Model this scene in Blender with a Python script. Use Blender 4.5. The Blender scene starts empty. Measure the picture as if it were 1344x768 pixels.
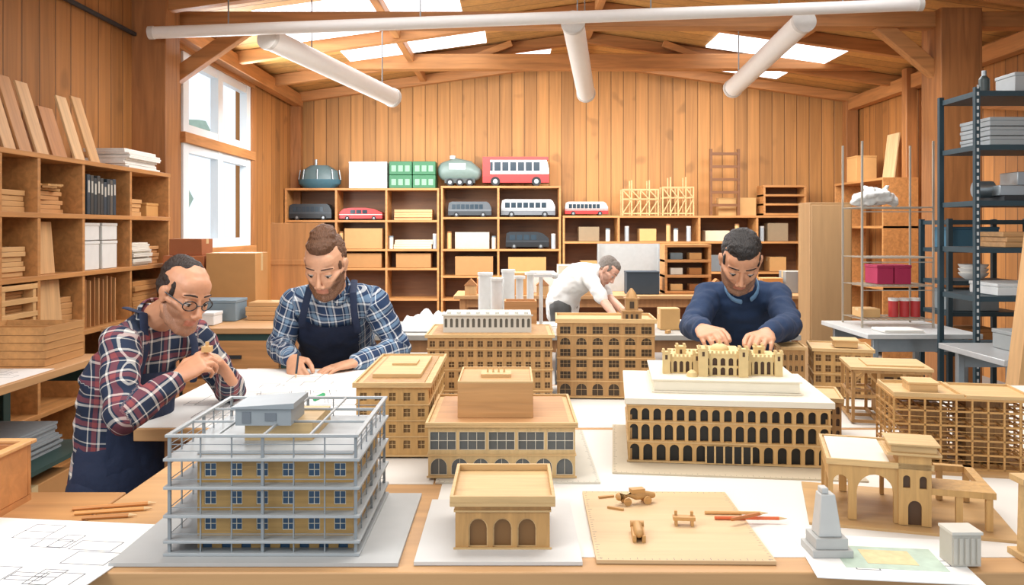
import bpy, bmesh, math, random
from math import sin, cos, pi, radians
from mathutils import Vector as V, Matrix, noise
random.seed(7)
F=1100.0; CX=672.0; HZ=300.0; CH=1.47; TZ=.92
def at(px,py,Y): return V(((px-CX)*Y/F, Y, CH-(py-HZ)*Y/F))
def X(px,Y): return (px-CX)*Y/F
scn=bpy.context.scene; col=scn.collection
ORD=['bottom','second from bottom','third from bottom','fourth from bottom','fifth from bottom','sixth from bottom','seventh from bottom','eighth from bottom']
# ---------------------------------------------------------------- materials
def C(h):
    r=[int(h[i:i+2],16)/255 for i in (0,2,4)]
    return tuple(c/12.92 if c<=.04045 else ((c+.055)/1.055)**2.4 for c in r)+(1,)
def sh(c,k): return tuple(min(1,x*k) for x in c[:3])+(1,)
def ds(c,k=.92):
    g=.3*c[0]+.59*c[1]+.11*c[2]; return tuple(g+(x-g)*k for x in c[:3])+(1,)
class NT:
    def __init__(s,name):
        s.m=bpy.data.materials.new(name); s.m.use_nodes=True; s.t=s.m.node_tree
        s.b=s.t.nodes['Principled BSDF']
    def n(s,typ,ins={},**pr):
        nd=s.t.nodes.new(typ)
        for k,v in pr.items(): setattr(nd,k,v)
        for k,v in ins.items():
            if isinstance(v,bpy.types.NodeSocket): s.t.links.new(v,nd.inputs[k])
            else: nd.inputs[k].default_value=v
        return nd
    def ma(s,op,a,b=0.0): return s.n('ShaderNodeMath',{0:a,1:b},operation=op).outputs[0]
    def mix(s,f,a,b,bl='MIX'): return s.n('ShaderNodeMix',{0:f,6:a,7:b},data_type='RGBA',blend_type=bl).outputs[2]
    def set(s,k,v):
        if isinstance(v,bpy.types.NodeSocket): s.t.links.new(v,s.b.inputs[k])
        else: s.b.inputs[k].default_value=v
    def obj(s): return s.n('ShaderNodeTexCoord').outputs['Object']
    def bump(s,h,st,d=.01): s.set('Normal',s.n('ShaderNodeBump',{'Height':h,'Strength':st,'Distance':d}).outputs[0])
cache={}
def M(h,rough=.6,metal=0,var=.1,sc=25,bump=0,emis=0):
    k=('M',h,rough,metal,var,sc,bump,emis)
    if k in cache: return cache[k]
    t=NT('surface_'+h); c=C(h)
    nz=t.n('ShaderNodeTexNoise',{'Vector':t.obj(),'Scale':sc,'Detail':4.0}).outputs[0]
    cc=t.mix(nz,sh(c,1-var),sh(c,1+var)); t.set('Base Color',cc)
    t.set('Roughness',rough); t.set('Metallic',metal)
    if bump: t.bump(nz,bump)
    if emis: t.set('Emission Color',c); t.set('Emission Strength',emis)
    cache[k]=t.m; return t.m
def W(h,ax='x',var=.22,sc=1,rough=.55):
    k=('W',h,ax,var,sc,rough)
    if k in cache: return cache[k]
    t=NT('wood_'+h); c=ds(C(h))
    s=[28*sc]*3; s['xyz'.index(ax)]=2.2*sc
    mp=t.n('ShaderNodeMapping',{'Vector':t.obj(),'Scale':s}).outputs[0]
    nz=t.n('ShaderNodeTexNoise',{'Vector':mp,'Scale':1.0,'Detail':5.0,'Distortion':.6}).outputs[0]
    n2=t.ma('MULTIPLY',t.ma('SUBTRACT',nz,.5),2.4); n2=t.ma('ADD',n2,.5)
    t.set('Base Color',t.mix(n2,sh(c,1-var),sh(c,1+var*.8))); t.set('Roughness',rough); t.bump(nz,.15)
    cache[k]=t.m; return t.m
def PL(h,ax,w,var=.16):
    t=NT('planks_'+h+ax); c=C(h); o=t.obj()
    sp=t.n('ShaderNodeSeparateXYZ',{0:o}); a=t.ma('DIVIDE',sp.outputs['XYZ'.index(ax)],w)
    idx=t.ma('FLOOR',a); fr=t.ma('FRACT',a)
    wn=t.n('ShaderNodeTexWhiteNoise',{'W':idx},noise_dimensions='1D').outputs[0]
    off=t.n('ShaderNodeCombineXYZ',{0:t.ma('MULTIPLY',wn,9.0),1:0.0,2:t.ma('MULTIPLY',wn,5.0)}).outputs[0]
    sc=[30,30,1.2]
    v=t.n('ShaderNodeVectorMath',{0:o,1:off},operation='ADD').outputs[0]
    mp=t.n('ShaderNodeMapping',{'Vector':v,'Scale':sc}).outputs[0]
    nz=t.n('ShaderNodeTexNoise',{'Vector':mp,'Scale':.6,'Detail':6.0,'Distortion':1.0}).outputs[0]
    nz=t.ma('ADD',t.ma('MULTIPLY',t.ma('SUBTRACT',nz,.5),2.2),.5)
    kn=t.n('ShaderNodeTexNoise',{'Vector':v,'Scale':3.5,'Detail':1.0}).outputs[0]
    kn=t.n('ShaderNodeMapRange',{0:kn,1:.66,2:.74}).outputs[0]
    tone=t.ma('ADD',t.ma('MULTIPLY',wn,.5),t.ma('MULTIPLY',nz,.5))
    cc=t.mix(tone,sh(c,1-var*2.1),sh(c,1+var*1.6))
    cc=t.mix(t.ma('MULTIPLY',kn,.4),cc,sh(c,.3))
    g=t.ma('ABSOLUTE',t.ma('SUBTRACT',fr,.5)); g=t.n('ShaderNodeMapRange',{0:g,1:.455,2:.487}).outputs[0]
    cc=t.mix(t.ma('MULTIPLY',g,.75),cc,sh(c,.22))
    t.set('Base Color',cc); t.set('Roughness',.6); t.bump(t.ma('SUBTRACT',1.0,g),.5,.01)
    return t.m
def PLAID(name,base,white,acc,p=.07):
    t=NT(name); a=t.n('ShaderNodeAttribute',attribute_name='plaid').outputs['Vector']
    sp=t.n('ShaderNodeSeparateXYZ',{0:a}); cs=[]
    for i in (0,2):
        f=t.ma('FRACT',t.ma('DIVIDE',sp.outputs[i],p))
        r=t.n('ShaderNodeValToRGB',{0:f}); cr=r.color_ramp; cr.interpolation='CONSTANT'
        st=[(0,base),(.30,white),(.40,base),(.46,acc),(.66,base),(.78,white),(.83,base)]
        cr.elements[0].position=0; cr.elements[0].color=C(base)
        cr.elements[1].position=st[1][0]; cr.elements[1].color=C(st[1][1])
        for q,h in st[2:]: e=cr.elements.new(q); e.color=C(h)
        cs.append(r.outputs[0])
    cc=t.mix(.5,cs[0],cs[1]); t.set('Base Color',cc); t.set('Roughness',.9)
    return t.m
def SKIN(name,h,beardh,amt,liph='a8574a'):
    t=NT(name); c=C(h)
    nz=t.n('ShaderNodeTexNoise',{'Vector':t.obj(),'Scale':60.0,'Detail':3.0}).outputs[0]
    cc=t.mix(nz,sh(c,.88),sh(c,1.08))
    b=t.n('ShaderNodeAttribute',attribute_name='beard').outputs['Fac']
    n3=t.n('ShaderNodeTexNoise',{'Vector':t.obj(),'Scale':350.0}).outputs[0]
    cc=t.mix(t.ma('MULTIPLY',b,t.ma('MULTIPLY',t.ma('ADD',n3,.45),amt)),cc,C(beardh))
    l=t.n('ShaderNodeAttribute',attribute_name='lip').outputs['Fac']
    cc=t.mix(t.ma('MULTIPLY',l,.6),cc,C(liph))
    t.set('Base Color',cc); t.set('Roughness',.5); t.set('Subsurface Weight',.08); t.b.inputs['Subsurface Radius'].default_value=(.02,.008,.004)
    return t.m
def HAIR(h):
    t=NT('hair_'+h); c=C(h)
    mp=t.n('ShaderNodeMapping',{'Vector':t.obj(),'Scale':(260,60,120)}).outputs[0]
    nz=t.n('ShaderNodeTexNoise',{'Vector':mp,'Scale':1.0,'Detail':3.0}).outputs[0]
    t.set('Base Color',t.mix(nz,sh(c,.4),sh(c,1.7))); t.set('Roughness',.6); t.bump(nz,1.0,.006); return t.m
WB=W('C98B4A','x',.2)
WHITE=M('E9E6E0',.6,0,.03); PAPER=M('EDECE8',.8,0,.02); NAVY=M('1E2A44',.85,0,.15,60,.2)
INK=M('6F7378',.8); DARK=M('2A2D30',.6); STEEL=M('9AA1A4',.35,.7,.08); DSTEEL=M('33464E',.5,.4,.1)
# ---------------------------------------------------------------- mesh helpers
class MB:
    def __init__(s): s.v=[]; s.f=[]; s.m=[]
    def poly(s,pts,m=0):
        b=len(s.v); s.v+=[tuple(p) for p in pts]; s.f.append(tuple(range(b,b+len(pts)))); s.m.append(m)
    def hexa(s,p,m=0):
        b=len(s.v); s.v+=[tuple(q) for q in p]
        for f in ((0,3,2,1),(4,5,6,7),(0,1,5,4),(1,2,6,5),(2,3,7,6),(3,0,4,7)): s.f.append(tuple(b+i for i in f)); s.m.append(m)
        return s
    def bx(s,x0,x1,y0,y1,z0,z1,m=0):
        return s.hexa([(x0,y0,z0),(x1,y0,z0),(x1,y1,z0),(x0,y1,z0),(x0,y0,z1),(x1,y0,z1),(x1,y1,z1),(x0,y1,z1)],m)
    def bar(s,p0,p1,w,h,m=0,up=(0,0,1)):
        p0=V(p0);p1=V(p1);t=(p1-p0).normalized();u=V(up)
        if abs(t.dot(u))>.99:u=V((0,1,0))
        a=t.cross(u).normalized()*w/2;b=a.cross(t).normalized()*h/2
        return s.hexa([p0-a-b,p0+a-b,p1+a-b,p1-a-b,p0-a+b,p0+a+b,p1+a+b,p1-a+b],m)
    def loft(s,pts,rad,side=(1,0,0),n=14,m=0,caps=True):
        pts=[V(p) for p in pts]; rad=[(r,r) if not isinstance(r,(tuple,list)) else r for r in rad]
        side=V(side); N=len(pts); seq=[]
        def fr(t):
            q=side-t*side.dot(t)
            if q.length<1e-3: q=V((0,0,1))-t*t.z
            if q.length<1e-3: q=V((0,1,0))
            q.normalize(); return q,t.cross(q)
        for i in range(N):
            t=(pts[min(i+1,N-1)]-pts[max(i-1,0)]).normalized(); a,b=fr(t)
            if i==0 and caps:
                for k in (75,50,25): seq.append((pts[0]-t*min(rad[0])*sin(radians(k)),a,b,rad[0][0]*cos(radians(k)),rad[0][1]*cos(radians(k))))
            seq.append((pts[i],a,b,rad[i][0],rad[i][1]))
            if i==N-1 and caps:
                for k in (25,50,75): seq.append((pts[i]+t*min(rad[i])*sin(radians(k)),a,b,rad[i][0]*cos(radians(k)),rad[i][1]*cos(radians(k))))
        b0=len(s.v)
        for c,a,b,ra,rb in seq:
            for k in range(n): s.v.append(tuple(c+a*ra*cos(2*pi*k/n)+b*rb*sin(2*pi*k/n)))
        for j in range(len(seq)-1):
            for k in range(n):
                k2=(k+1)%n; s.f.append((b0+j*n+k,b0+j*n+k2,b0+(j+1)*n+k2,b0+(j+1)*n+k)); s.m.append(m)
        s.f.append(tuple(b0+k for k in reversed(range(n)))); s.m.append(m)
        e=b0+(len(seq)-1)*n; s.f.append(tuple(e+k for k in range(n))); s.m.append(m)
        return s
    def cyl(s,p0,p1,r0,r1=None,n=16,m=0): return s.loft([p0,p1],[r0,r0 if r1 is None else r1],n=n,m=m,caps=False)
    def ell(s,c,r,R=None,n=16,m=0):
        c=V(c); b0=len(s.v); rows=n//2
        for j in range(1,rows):
            for k in range(n):
                th=pi*j/rows; ph=2*pi*k/n
                p=V((r[0]*sin(th)*cos(ph),r[1]*sin(th)*sin(ph),r[2]*cos(th)))
                if R: p=R@p
                s.v.append(tuple(c+p))
        for j in range(rows-2):
            for k in range(n):
                k2=(k+1)%n; s.f.append((b0+j*n+k,b0+(j+1)*n+k,b0+(j+1)*n+k2,b0+j*n+k2)); s.m.append(m)
        s.f.append(tuple(b0+k for k in range(n))); s.m.append(m)
        e=b0+(rows-2)*n; s.f.append(tuple(e+k for k in reversed(range(n)))); s.m.append(m)
        return s
    def build(s,name,mats,parent=None,loc=None,rz=0,bev=0,smooth=True):
        me=bpy.data.meshes.new(name); me.from_pydata(s.v,[],s.f)
        if not isinstance(mats,(list,tuple)): mats=[mats]
        for m in mats: me.materials.append(m)
        me.polygons.foreach_set('material_index',s.m)
        if smooth:
            me.polygons.foreach_set('use_smooth',[True]*len(s.f)); me.update(); me.set_sharp_from_angle(angle=.6)
        me.update()
        o=bpy.data.objects.new(name,me); col.objects.link(o)
        if parent: o.parent=parent
        if loc is not None: o.location=loc
        o.rotation_euler[2]=rz
        if bev:
            b=o.modifiers.new('bevel','BEVEL'); b.width=bev; b.segments=2; b.limit_method='ANGLE'
        return o
def tag(o,label,cat,group=None,kind=None):
    if label: o['label']=label
    if cat: o['category']=cat
    if group: o['group']=group
    if kind: o['kind']=kind
    return o
def T(name,label,cat,loc=(0,0,0),rz=0,group=None):
    o=bpy.data.objects.new(name,None); col.objects.link(o); o.empty_display_size=.05
    o.location=loc; o.rotation_euler=(0,0,rz); return tag(o,label,cat,group)
def S(name,mb,mats,bev=0):
    o=mb.build(name,mats,bev=bev); o['kind']='structure'; return o
def fuse(mb,name,mats,parent,vox,it,disp=0,dsc=8,world=True):
    o=mb.build(name+'_tmp',mats,smooth=False)
    r=o.modifiers.new('r','REMESH'); r.mode='VOXEL'; r.voxel_size=vox
    if it: s=o.modifiers.new('s','SMOOTH'); s.factor=.5; s.iterations=it
    dg=bpy.context.evaluated_depsgraph_get(); dg.update()
    me=bpy.data.meshes.new_from_object(o.evaluated_get(dg)); bpy.data.objects.remove(o)
    me.name=name; me.materials.clear(); me.materials.append(mats)
    if disp:
        ns=[v.normal.copy() for v in me.vertices]
        for v,n in zip(me.vertices,ns):
            p=v.co*dsc; a=noise.noise(V((p.x,p.y,p.z*1.8))); b_=noise.noise(p*2.3)
            v.co+=n*disp*(a+.4*b_)
    me.polygons.foreach_set('use_smooth',[True]*len(me.polygons)); me.update()
    q=bpy.data.objects.new(name,me); col.objects.link(q)
    if parent:
        q.parent=parent
        if world:
            inv=V(parent.location)
            for v in me.vertices: v.co-=inv
    return q
# ---------------------------------------------------------------- room
XL,XR,YB=-3.0,4.7,11.5; RX=.9; ZE,ZR=3.3,3.84
pbk=PL('BB8449','X',.17,.18); pl_=PL('AA723B','Y',.19,.2)
S('floor',MB().bx(-4,6,-1.5,11.7,-.1,0),M('8C8780',.7,0,.15,3))
m=MB(); m.bx(XL-.2,XR+.2,YB,YB+.15,0,ZE)
m.poly([(XL-.2,YB,ZE),(XR+.2,YB,ZE),(RX,YB,ZR+.1)])
S('wall_back',m,pbk)
m=MB(); wy0,wy1,wz0,wz1=7.6,9.55,1.28,3.08
m.bx(XL-.15,XL,-1,wy0,0,ZE+.05).bx(XL-.15,XL,wy1,YB,0,ZE+.05).bx(XL-.15,XL,wy0,wy1,0,wz0).bx(XL-.15,XL,wy0,wy1,wz1,ZE+.05)
S('wall_left',m,pl_)
S('wall_right',MB().bx(XR,XR+.15,2,YB,0,ZE+.05),pl_)
rm=PL('C2904F','Y',.25)
for nm,xa,za,xb,zb in (('ceiling',XL,ZE,RX,ZR),('ceiling',RX,ZR,XR,ZE)):
    m=MB(); m.hexa([(xa,-.5,za),(xb,-.5,zb),(xb,YB,zb),(xa,YB,za),(xa,-.5,za+.1),(xb,-.5,zb+.1),(xb,YB,zb+.1),(xa,YB,za+.1)])
    S(nm,m,rm)
def rz_(x): return ZE+(ZR-ZE)*((x-XL)/(RX-XL) if x<RX else (XR-x)/(XR-RX))
SKY=M('F4F8FF',.4,0,.01,2,0,2.4)
for i,(a,b,y0,y1) in enumerate(((-2.3,-.5,7.4,8.65),(-1.9,-.3,8.95,9.85),(2.3,3.7,9.2,9.95),(1.2,3.2,5.2,6.4),(-1.8,.2,4.6,6.2),(-.7,.5,10.35,11.1),(1.9,3.5,10.3,11.1))):
    m=MB(); m.hexa([(a,y0,rz_(a)-.02),(b,y0,rz_(b)-.02),(b,y1,rz_(b)-.02),(a,y1,rz_(a)-.02),(a,y0,rz_(a)),(b,y0,rz_(b)),(b,y1,rz_(b)),(a,y1,rz_(a))])
    S('window_%d'%(i+2),m,SKY)
TB=W('B97B3C','x',.25,.8); TBy=W('B97B3C','y',.25,.8); TBz=W('A0662F','z',.28,.8)
k=1
def trim(mb,mt=TB,bev=.006):
    global k
    o=S('trim_%d'%k,mb,mt,bev); k+=1
for y,z,t_ in ((7.1,3.16,.13),(10.0,3.36,.18)):
    trim(MB().bx(XL,XR,y-.08,y+.08,z,z+t_))
for y in (5.2,6.7,8.75,10.1,11.35):
    for xa,xb in ((XL,RX),(RX,XR)):
        trim(MB().bar((xa,y,rz_(xa)-.07),(xb,y,rz_(xb)-.07),.09,.13))
for x in (-1.2,RX,3.0): trim(MB().bar((x,2,rz_(x)-.05),(x,YB,rz_(x)-.05),.08,.1),TBy)
for x,y,w in ((-2.87,6.75,.28),(3.72,7.1,.34),(-2.93,11.4,.14),(4.6,11.4,.16),(4.55,9.6,.12)):
    trim(MB().bx(x-w/2,x+w/2,y-w/2,y+w/2,0,ZE),TBz)
trim(MB().bar((-2.85,7.1,2.75),(-2.2,7.1,3.2),.1,.12)); trim(MB().bar((3.7,7.1,2.7),(3.1,7.1,3.2),.1,.12))
trim(MB().bar((-2.9,6.9,3.2),(-2.9,11.4,3.2),.12,.16),TBy); trim(MB().bar((4.6,3,3.15),(4.6,11.4,3.15),.12,.16),TBy)
trim(MB().bar((4.62,6.2,2.35),(4.62,9.4,2.9),.06,.1),TBy)
for a,b in (((-.6,10,3.45),(.0,10,3.68)),((2.4,10,3.45),(1.8,10,3.68))): trim(MB().bar(a,b,.07,.08))
# window
m=MB(); xf=XL+.02; ym=(wy0+wy1)/2
for y0,y1 in ((wy0,wy0+.13),(wy1-.13,wy1),(ym-.07,ym+.07)): m.bx(XL-.06,xf,y0,y1,wz0,wz1)
for z0,z1 in ((wz0,wz0+.09),(wz1-.09,wz1),(2.17,2.25),(2.35,2.43)):
    for y0,y1 in ((wy0+.13,ym-.07),(ym+.07,wy1-.13)): m.bx(XL-.055,xf-.005,y0,y1,z0,z1)
S('window_1',m,M('DDE5E9',.4,0,.02))
trim(MB().bx(XL-.1,XL+.05,wy0-.02,wy1+.1,2.25,2.35),TBy); trim(MB().bx(XL-.05,XL+.06,wy0-.1,wy1+.1,wz0-.1,wz0),TBy)
trim(MB().bx(XL-.02,XL+.04,wy1,wy1+.12,wz0,wz1),TBz); trim(MB().bx(XL-.02,XL+.04,wy0-.12,wy1+.12,wz1,wz1+.12),TBy)
trim(MB().bar((XL+.03,3,3.0),(XL+.03,6.6,3.0),.03,.03),DARK)
# trees outside
for i,(x,y,h,rr) in enumerate(((-6.5,12.8,3.0,1.0),(-7.5,17.5,3.6,1.3))):
    t=T('tree','%s hazy green tree outside the left window'%['nearer','farther'][i],'tree',(x,y,0)); MB().cyl((0,0,0),(0,0,h*.6),.12,.07,n=10).build('trunk',M('8B8378'),t)
    m=MB()
    for j in range(26): a=random.uniform(0,6.28); q=random.uniform(0,rr*.8); m.ell((q*cos(a),q*sin(a),h*.75+random.uniform(-.7,.7)*rr),(.35,.35,.28),n=8)
    m.build('foliage',M('A9BBAA',.8,0,.2,6),t)
# ducts
PIPE=M('EFECE5',.4,0,.03)
def pipe(label,p0,p1,r,hang):
    t=T('pipe',label,'pipe',V(p0)); d=V(p1)-V(p0)
    m=MB(); m.cyl((0,0,0),d,r,n=24); m.build('tube',PIPE,t)
    u=d.normalized()
    for f in (0,1): MB().cyl(d*f-u*.02,d*f+u*.02,r*1.08,n=24).build('end_cap',M('D3D0C9',.5),t)
    for f in hang:
        q=d*f; MB().cyl(q,q+V((0,0,rz_((V(p0)+q).x)-.02-(V(p0)+q).z)),.006,n=6).build('hanger_rod',STEEL,t)
pipe('long white pipe running across the whole room just under the front tie beam',at(199,43,6.45),at(1207,6,6.45),.047,(.1,.35,.65,.9))
pipe('thick white tube slanting above the bearded man, left of three',at(352,50,6.6),at(515,128,8.3),.088,(.3,.9))
pipe('thick white tube at mid ceiling pointing to back wall, middle of three',at(752,30,6.6),at(769,122,8.3),.088,(.3,.9))
pipe('thick white tube slanting above the man in blue sweater, right of three',at(1055,28,6.6),at(962,116,8.3),.088,(.3,.9))
# ---------------------------------------------------------------- tables
def table(label,x0,x1,y0,y1,z,topm,legm,th=.035,lw=.06,rail=True,name='work_table',ins=.06):
    t=T(name,label,'table',((x0+x1)/2,(y0+y1)/2,0)); w=(x1-x0)/2; d=(y1-y0)/2
    MB().bx(-w,w,-d,d,z-th,z).build('tabletop',topm,t,bev=.003)
    for a in (-1,1):
        for b in (-1,1):
            cx=a*(w-ins-lw/2); cy=b*(d-ins-lw/2)
            MB().bx(cx-lw/2,cx+lw/2,cy-lw/2,cy+lw/2,0,z-th).build('leg',legm,t,bev=.003)
    if rail:
        for b in (-1,1): MB().bx(-w+ins+lw,w-ins-lw,b*(d-ins-.02)-.01,b*(d-ins-.02)+.01,z-th-.09,z-th).build('rail',legm,t)
    return t
TT=W('C4955E','x',.18,.7); LG=W('A87440','z',.2)
table('large pale wooden work table in front holding the model buildings',-.80,1.95,1.34,2.295,TZ,TT,LG)
table('pale wooden table behind, under the large drawing and bearded man',-1.04,-.285,2.30,3.3,TZ,TT,LG)
table('pale wooden table under the rearmost model buildings',-.28,1.95,2.30,2.95,TZ,TT,LG)
table('small wooden table at the near left corner with wooden box',-1.4,-.805,1.1,1.75,TZ,W('B98449','x',.2,.7),LG)
GB=M('2F4A45',.5,.3,.1)
t=table('long workbench with dark green steel frame along left wall',-2.55,-2.0,2.8,4.15,.85,W('C4925A','y',.16,.7),GB,ins=.02)
MB().bx(-.25,.25,-.62,.62,.42,.44).build('lower_shelf',GB,t)
t=table('wooden bench with drawers under the cardboard boxes by the window',-2.55,-1.36,5.2,6.45,.85,W('C4925A','x',.16,.7),GB,ins=.02)
for i in range(3):
    dr=MB().bx(-.1,.5,-.6,-.1,.08+i*.24,.29+i*.24).build('drawer',WB,t,bev=.004); MB().bx(.13,.27,-.62,-.6,.18+i*.24,.2+i*.24).build('handle',DARK,dr)
table('long grey topped workbench crossing the middle of the room',-1.25,1.95,5.65,6.5,.75,M('A9A59C',.5,0,.1),LG)
table('low bench further back in front of the long shelving',-.6,3.2,8.6,9.3,.78,W('B98A55','x',.15,.7),LG)
table('white metal table under the chrome wire rack at right',2.25,2.98,5.3,6.1,.80,M('C9CBC9',.4),STEEL,.03,.035)
table('grey metal table at right edge beneath the steel racks',2.35,3.4,4.0,4.62,.84,M('B9BCBC',.35,.3),STEEL,.03,.035)
# ---------------------------------------------------------------- sheets, boards
def sheet(name,label,cat,x0,x1,y0,y1,z,mt,th=.0015,rz=0,lines=0,ink=INK,border=False):
    m=MB(); w=(x1-x0)/2; d=(y1-y0)/2; m.bx(-w,w,-d,d,0,th)
    R=random.Random(int((x0+9)*1000)+lines)
    zt=th+.0002
    def ln(a,b,c,e,t=.001): m.bx(min(a,c)-t,max(a,c)+t,min(b,e)-t,max(b,e)+t,th,zt,1)
    for i in range(lines):
        a=R.uniform(-w*.85,w*.5); b=R.uniform(-d*.8,d*.5); c=a+R.uniform(.1,.45)*w; e=b+R.uniform(.1,.45)*d
        c=min(c,w*.92); e=min(e,d*.92)
        ln(a,b,c,b); ln(a,e,c,e); ln(a,b,a,e); ln(c,b,c,e)
        if i%2: ln(a,(b+e)/2,c,(b+e)/2)
    if border:
        n=int(w*2/.012)
        for i in range(n):
            xx=-w+.008+i*.012; L=.008 if i%5==0 else .004
            m.bx(xx-.0004,xx+.0004,-d+.003,-d+.003+L,th,zt,1); m.bx(xx-.0004,xx+.0004,d-.003-L,d-.003,th,zt,1)
        n=int(d*2/.012)
        for i in range(n):
            yy=-d+.008+i*.012; L=.008 if i%5==0 else .004
            m.bx(-w+.003,-w+.003+L,yy-.0004,yy+.0004,th,zt,1); m.bx(w-.003-L,w-.003,yy-.0004,yy+.0004,th,zt,1)
    o=m.build(name,[mt,ink],loc=((x0+x1)/2,(y0+y1)/2,z),rz=rz); return tag(o,label,cat)
COV=M('DAD6CE',.75,0,.04,6)
sheet('cover_sheet','large off white paper sheet covering the front work table','paper',-.15,1.9,1.40,2.285,TZ,COV,.001)
sheet('cover_sheet','pale sheet under the tan office block behind the scaffold model','paper',-.60,-.17,1.80,2.285,TZ,COV,.001)
sheet('cover_sheet','off white paper sheet covering the rear table under tall models','paper',-.26,1.9,2.31,2.93,TZ,COV,.001)
sheet('drawing_sheet','large white architectural drawing sheet under the bearded man’s hands','drawing',-1.085,-.31,2.31,3.27,TZ,PAPER,.0015,0,18)
sheet('drawing_sheet','second white drawing sheet lying skewed on the large drawing','drawing',-.92,-.45,2.5,2.92,TZ+.002,PAPER,.0015,.25,10)
sheet('plan_sheet','white floor plan sheet at the near left corner of the table','drawing',-1.0,-.64,1.27,1.57,TZ+.0005,PAPER,.0015,-.12,9)
sheet('model_board','grey board beneath the grey scaffold model building','board',-.655,-.185,1.36,1.72,TZ+.001,M('B0B1AF',.7,0,.06),.006)
sheet('model_board','pale grey board beneath the small arched tan model','board',-.16,.115,1.365,1.68,TZ+.001,M('CFCECA',.7,0,.04),.006)
sheet('craft_board','flat tan wooden board holding small carved wooden pieces','board',.142,.435,1.37,1.73,TZ+.001,W('D2B182','x',.1,1),.006,-.02,0,INK,True)
sheet('cutting_mat','tan cutting mat with ruler ticks under arcade museum model','mat',.25,.80,1.84,2.30,TZ+.001,M('C3B59B',.7,0,.06),.004,-.12,0,M('5B5348'),True)
sheet('cutting_mat','pale cutting mat with ruler ticks under the glazed pavilion model','mat',-.165,.19,1.80,2.27,TZ+.001,M('C9C3B4',.7,0,.05),.004,0,0,M('5B5348'),True)
sheet('model_board','wooden base board beneath the lattice model at right','board',.84,1.24,1.85,2.13,TZ+.001,W('B98D55','x',.15,1),.006,-.2)
sheet('model_board','wooden base board beneath the arched terrace model with turret','board',.58,.93,1.50,1.76,TZ+.001,W('C29A62','x',.15,1),.005,-.28)
o=sheet('blueprint_sheet','pale blueprint print with tinted map at the near right corner','drawing',.49,.74,1.30,1.49,TZ+.0012,PAPER,.0015,-.12,3)
MB().bx(-.07,.09,-.05,.045,0,.0003).build('printed_map',M('B7C9B9',.8,0,.25,40),o,loc=(0,0,.0016))
MB().bx(-.03,.05,-.03,.03,0,.0003).build('printed_map',M('D8C79A',.8,0,.25,60),o,loc=(0,0,.0020))
sheet('plan_sheet','white plan sheet on the left wall workbench','drawing',-2.4,-2.02,3.3,3.7,.85,PAPER,.0015,0,9)
def pencil(label,p0,p1,h,r=.0035,cat='pencil'):
    p0=V(p0);p1=V(p1);d=p1-p0;u=d.normalized(); t=T('pencil',label,cat,p0)
    MB().cyl((0,0,0),d-u*.015,r,n=6).build('shaft',M(h,.5),t)
    MB().cyl(d-u*.015,d,r,r*.15,n=6).build('tip',M('D9B98C',.6),t)
for i,(a,b,c,d,h,l) in enumerate(((95,668,205,660,'C98A4B','farthest of three tan pencils beside the plan sheet'),(98,674,200,667,'D59A55','middle one of three tan pencils beside the plan sheet'),(108,680,180,676,'B87B40','nearest of three tan pencils beside the plan sheet'))):
    f=lambda px,py: at(px,py,.546*F/(py-300))
    p0=f(a,b);p1=f(c,d);p0.z=p1.z=TZ+.0042; pencil(l,p0,p1,h,.004)
for a,b,c,d,h,l in ((925,673,1008,674,'D2A468','tan pencil on the craft board'),(938,680,1033,681,'D9683A','orange pencil on the craft board'),(960,688,1005,679,'B9713C','short brown pencil crossing the other craft board pencils')):
    f=lambda px,py: at(px,py,.54*F/(py-300))
    p0=f(a,b);p1=f(c,d);p0.z=p1.z=TZ+.0105
    if h=='B9713C': p0.z=p1.z=TZ+.0185
    pencil(l,p0,p1,h,.0032)
pencil('small green marker lying on the large drawing',at(413,524,.54*F/224),at(427,517,.54*F/217),'2FA069',.007,'marker')
# ---------------------------------------------------------------- model buildings
wcache={}
def winmesh(w,h,arch,nx,nz,fm,gm,t,fw):
    key=(round(w,4),round(h,4),arch,nx,nz,fm.name,gm.name,t,fw)
    if key in wcache: return wcache[key]
    m=MB(); r=w/2
    if arch: out=[(-r,0)]+[(-r*cos(pi*q/8),h-r+r*sin(pi*q/8)) for q in range(9)]+[(r,0)]
    else: out=[(-r,0),(-r,h),(r,h),(r,0)]
    m.poly([(a,t,b) for a,b in reversed(out)],1)
    if fw:
        n=len(out); cz=h*.5
        for i in range(n):
            a=out[i];b=out[(i+1)%n]
            s=lambda p:(p[0]*(1-fw/r),cz+(p[1]-cz)*(1-fw/(h/2)))
            A,B=s(a),s(b)
            m.poly([(a[0],t*.5,a[1]),(b[0],t*.5,b[1]),(B[0],t*.5,B[1]),(A[0],t*.5,A[1])],0)
        for i in range(1,nx): xx=-r+w*i/nx; m.bx(xx-fw*.4,xx+fw*.4,t*.5,t,0,h-(r*.1 if arch else 0))
        for i in range(1,nz): zz=h*i/nz; m.bx(-r,r,t*.5,t,zz-fw*.4,zz+fw*.4)
    me=bpy.data.meshes.new('window'); me.from_pydata(m.v,[],m.f); me.materials.append(fm); me.materials.append(gm)
    me.polygons.foreach_set('material_index',m.m); me.update(); wcache[key]=me; return me
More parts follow.
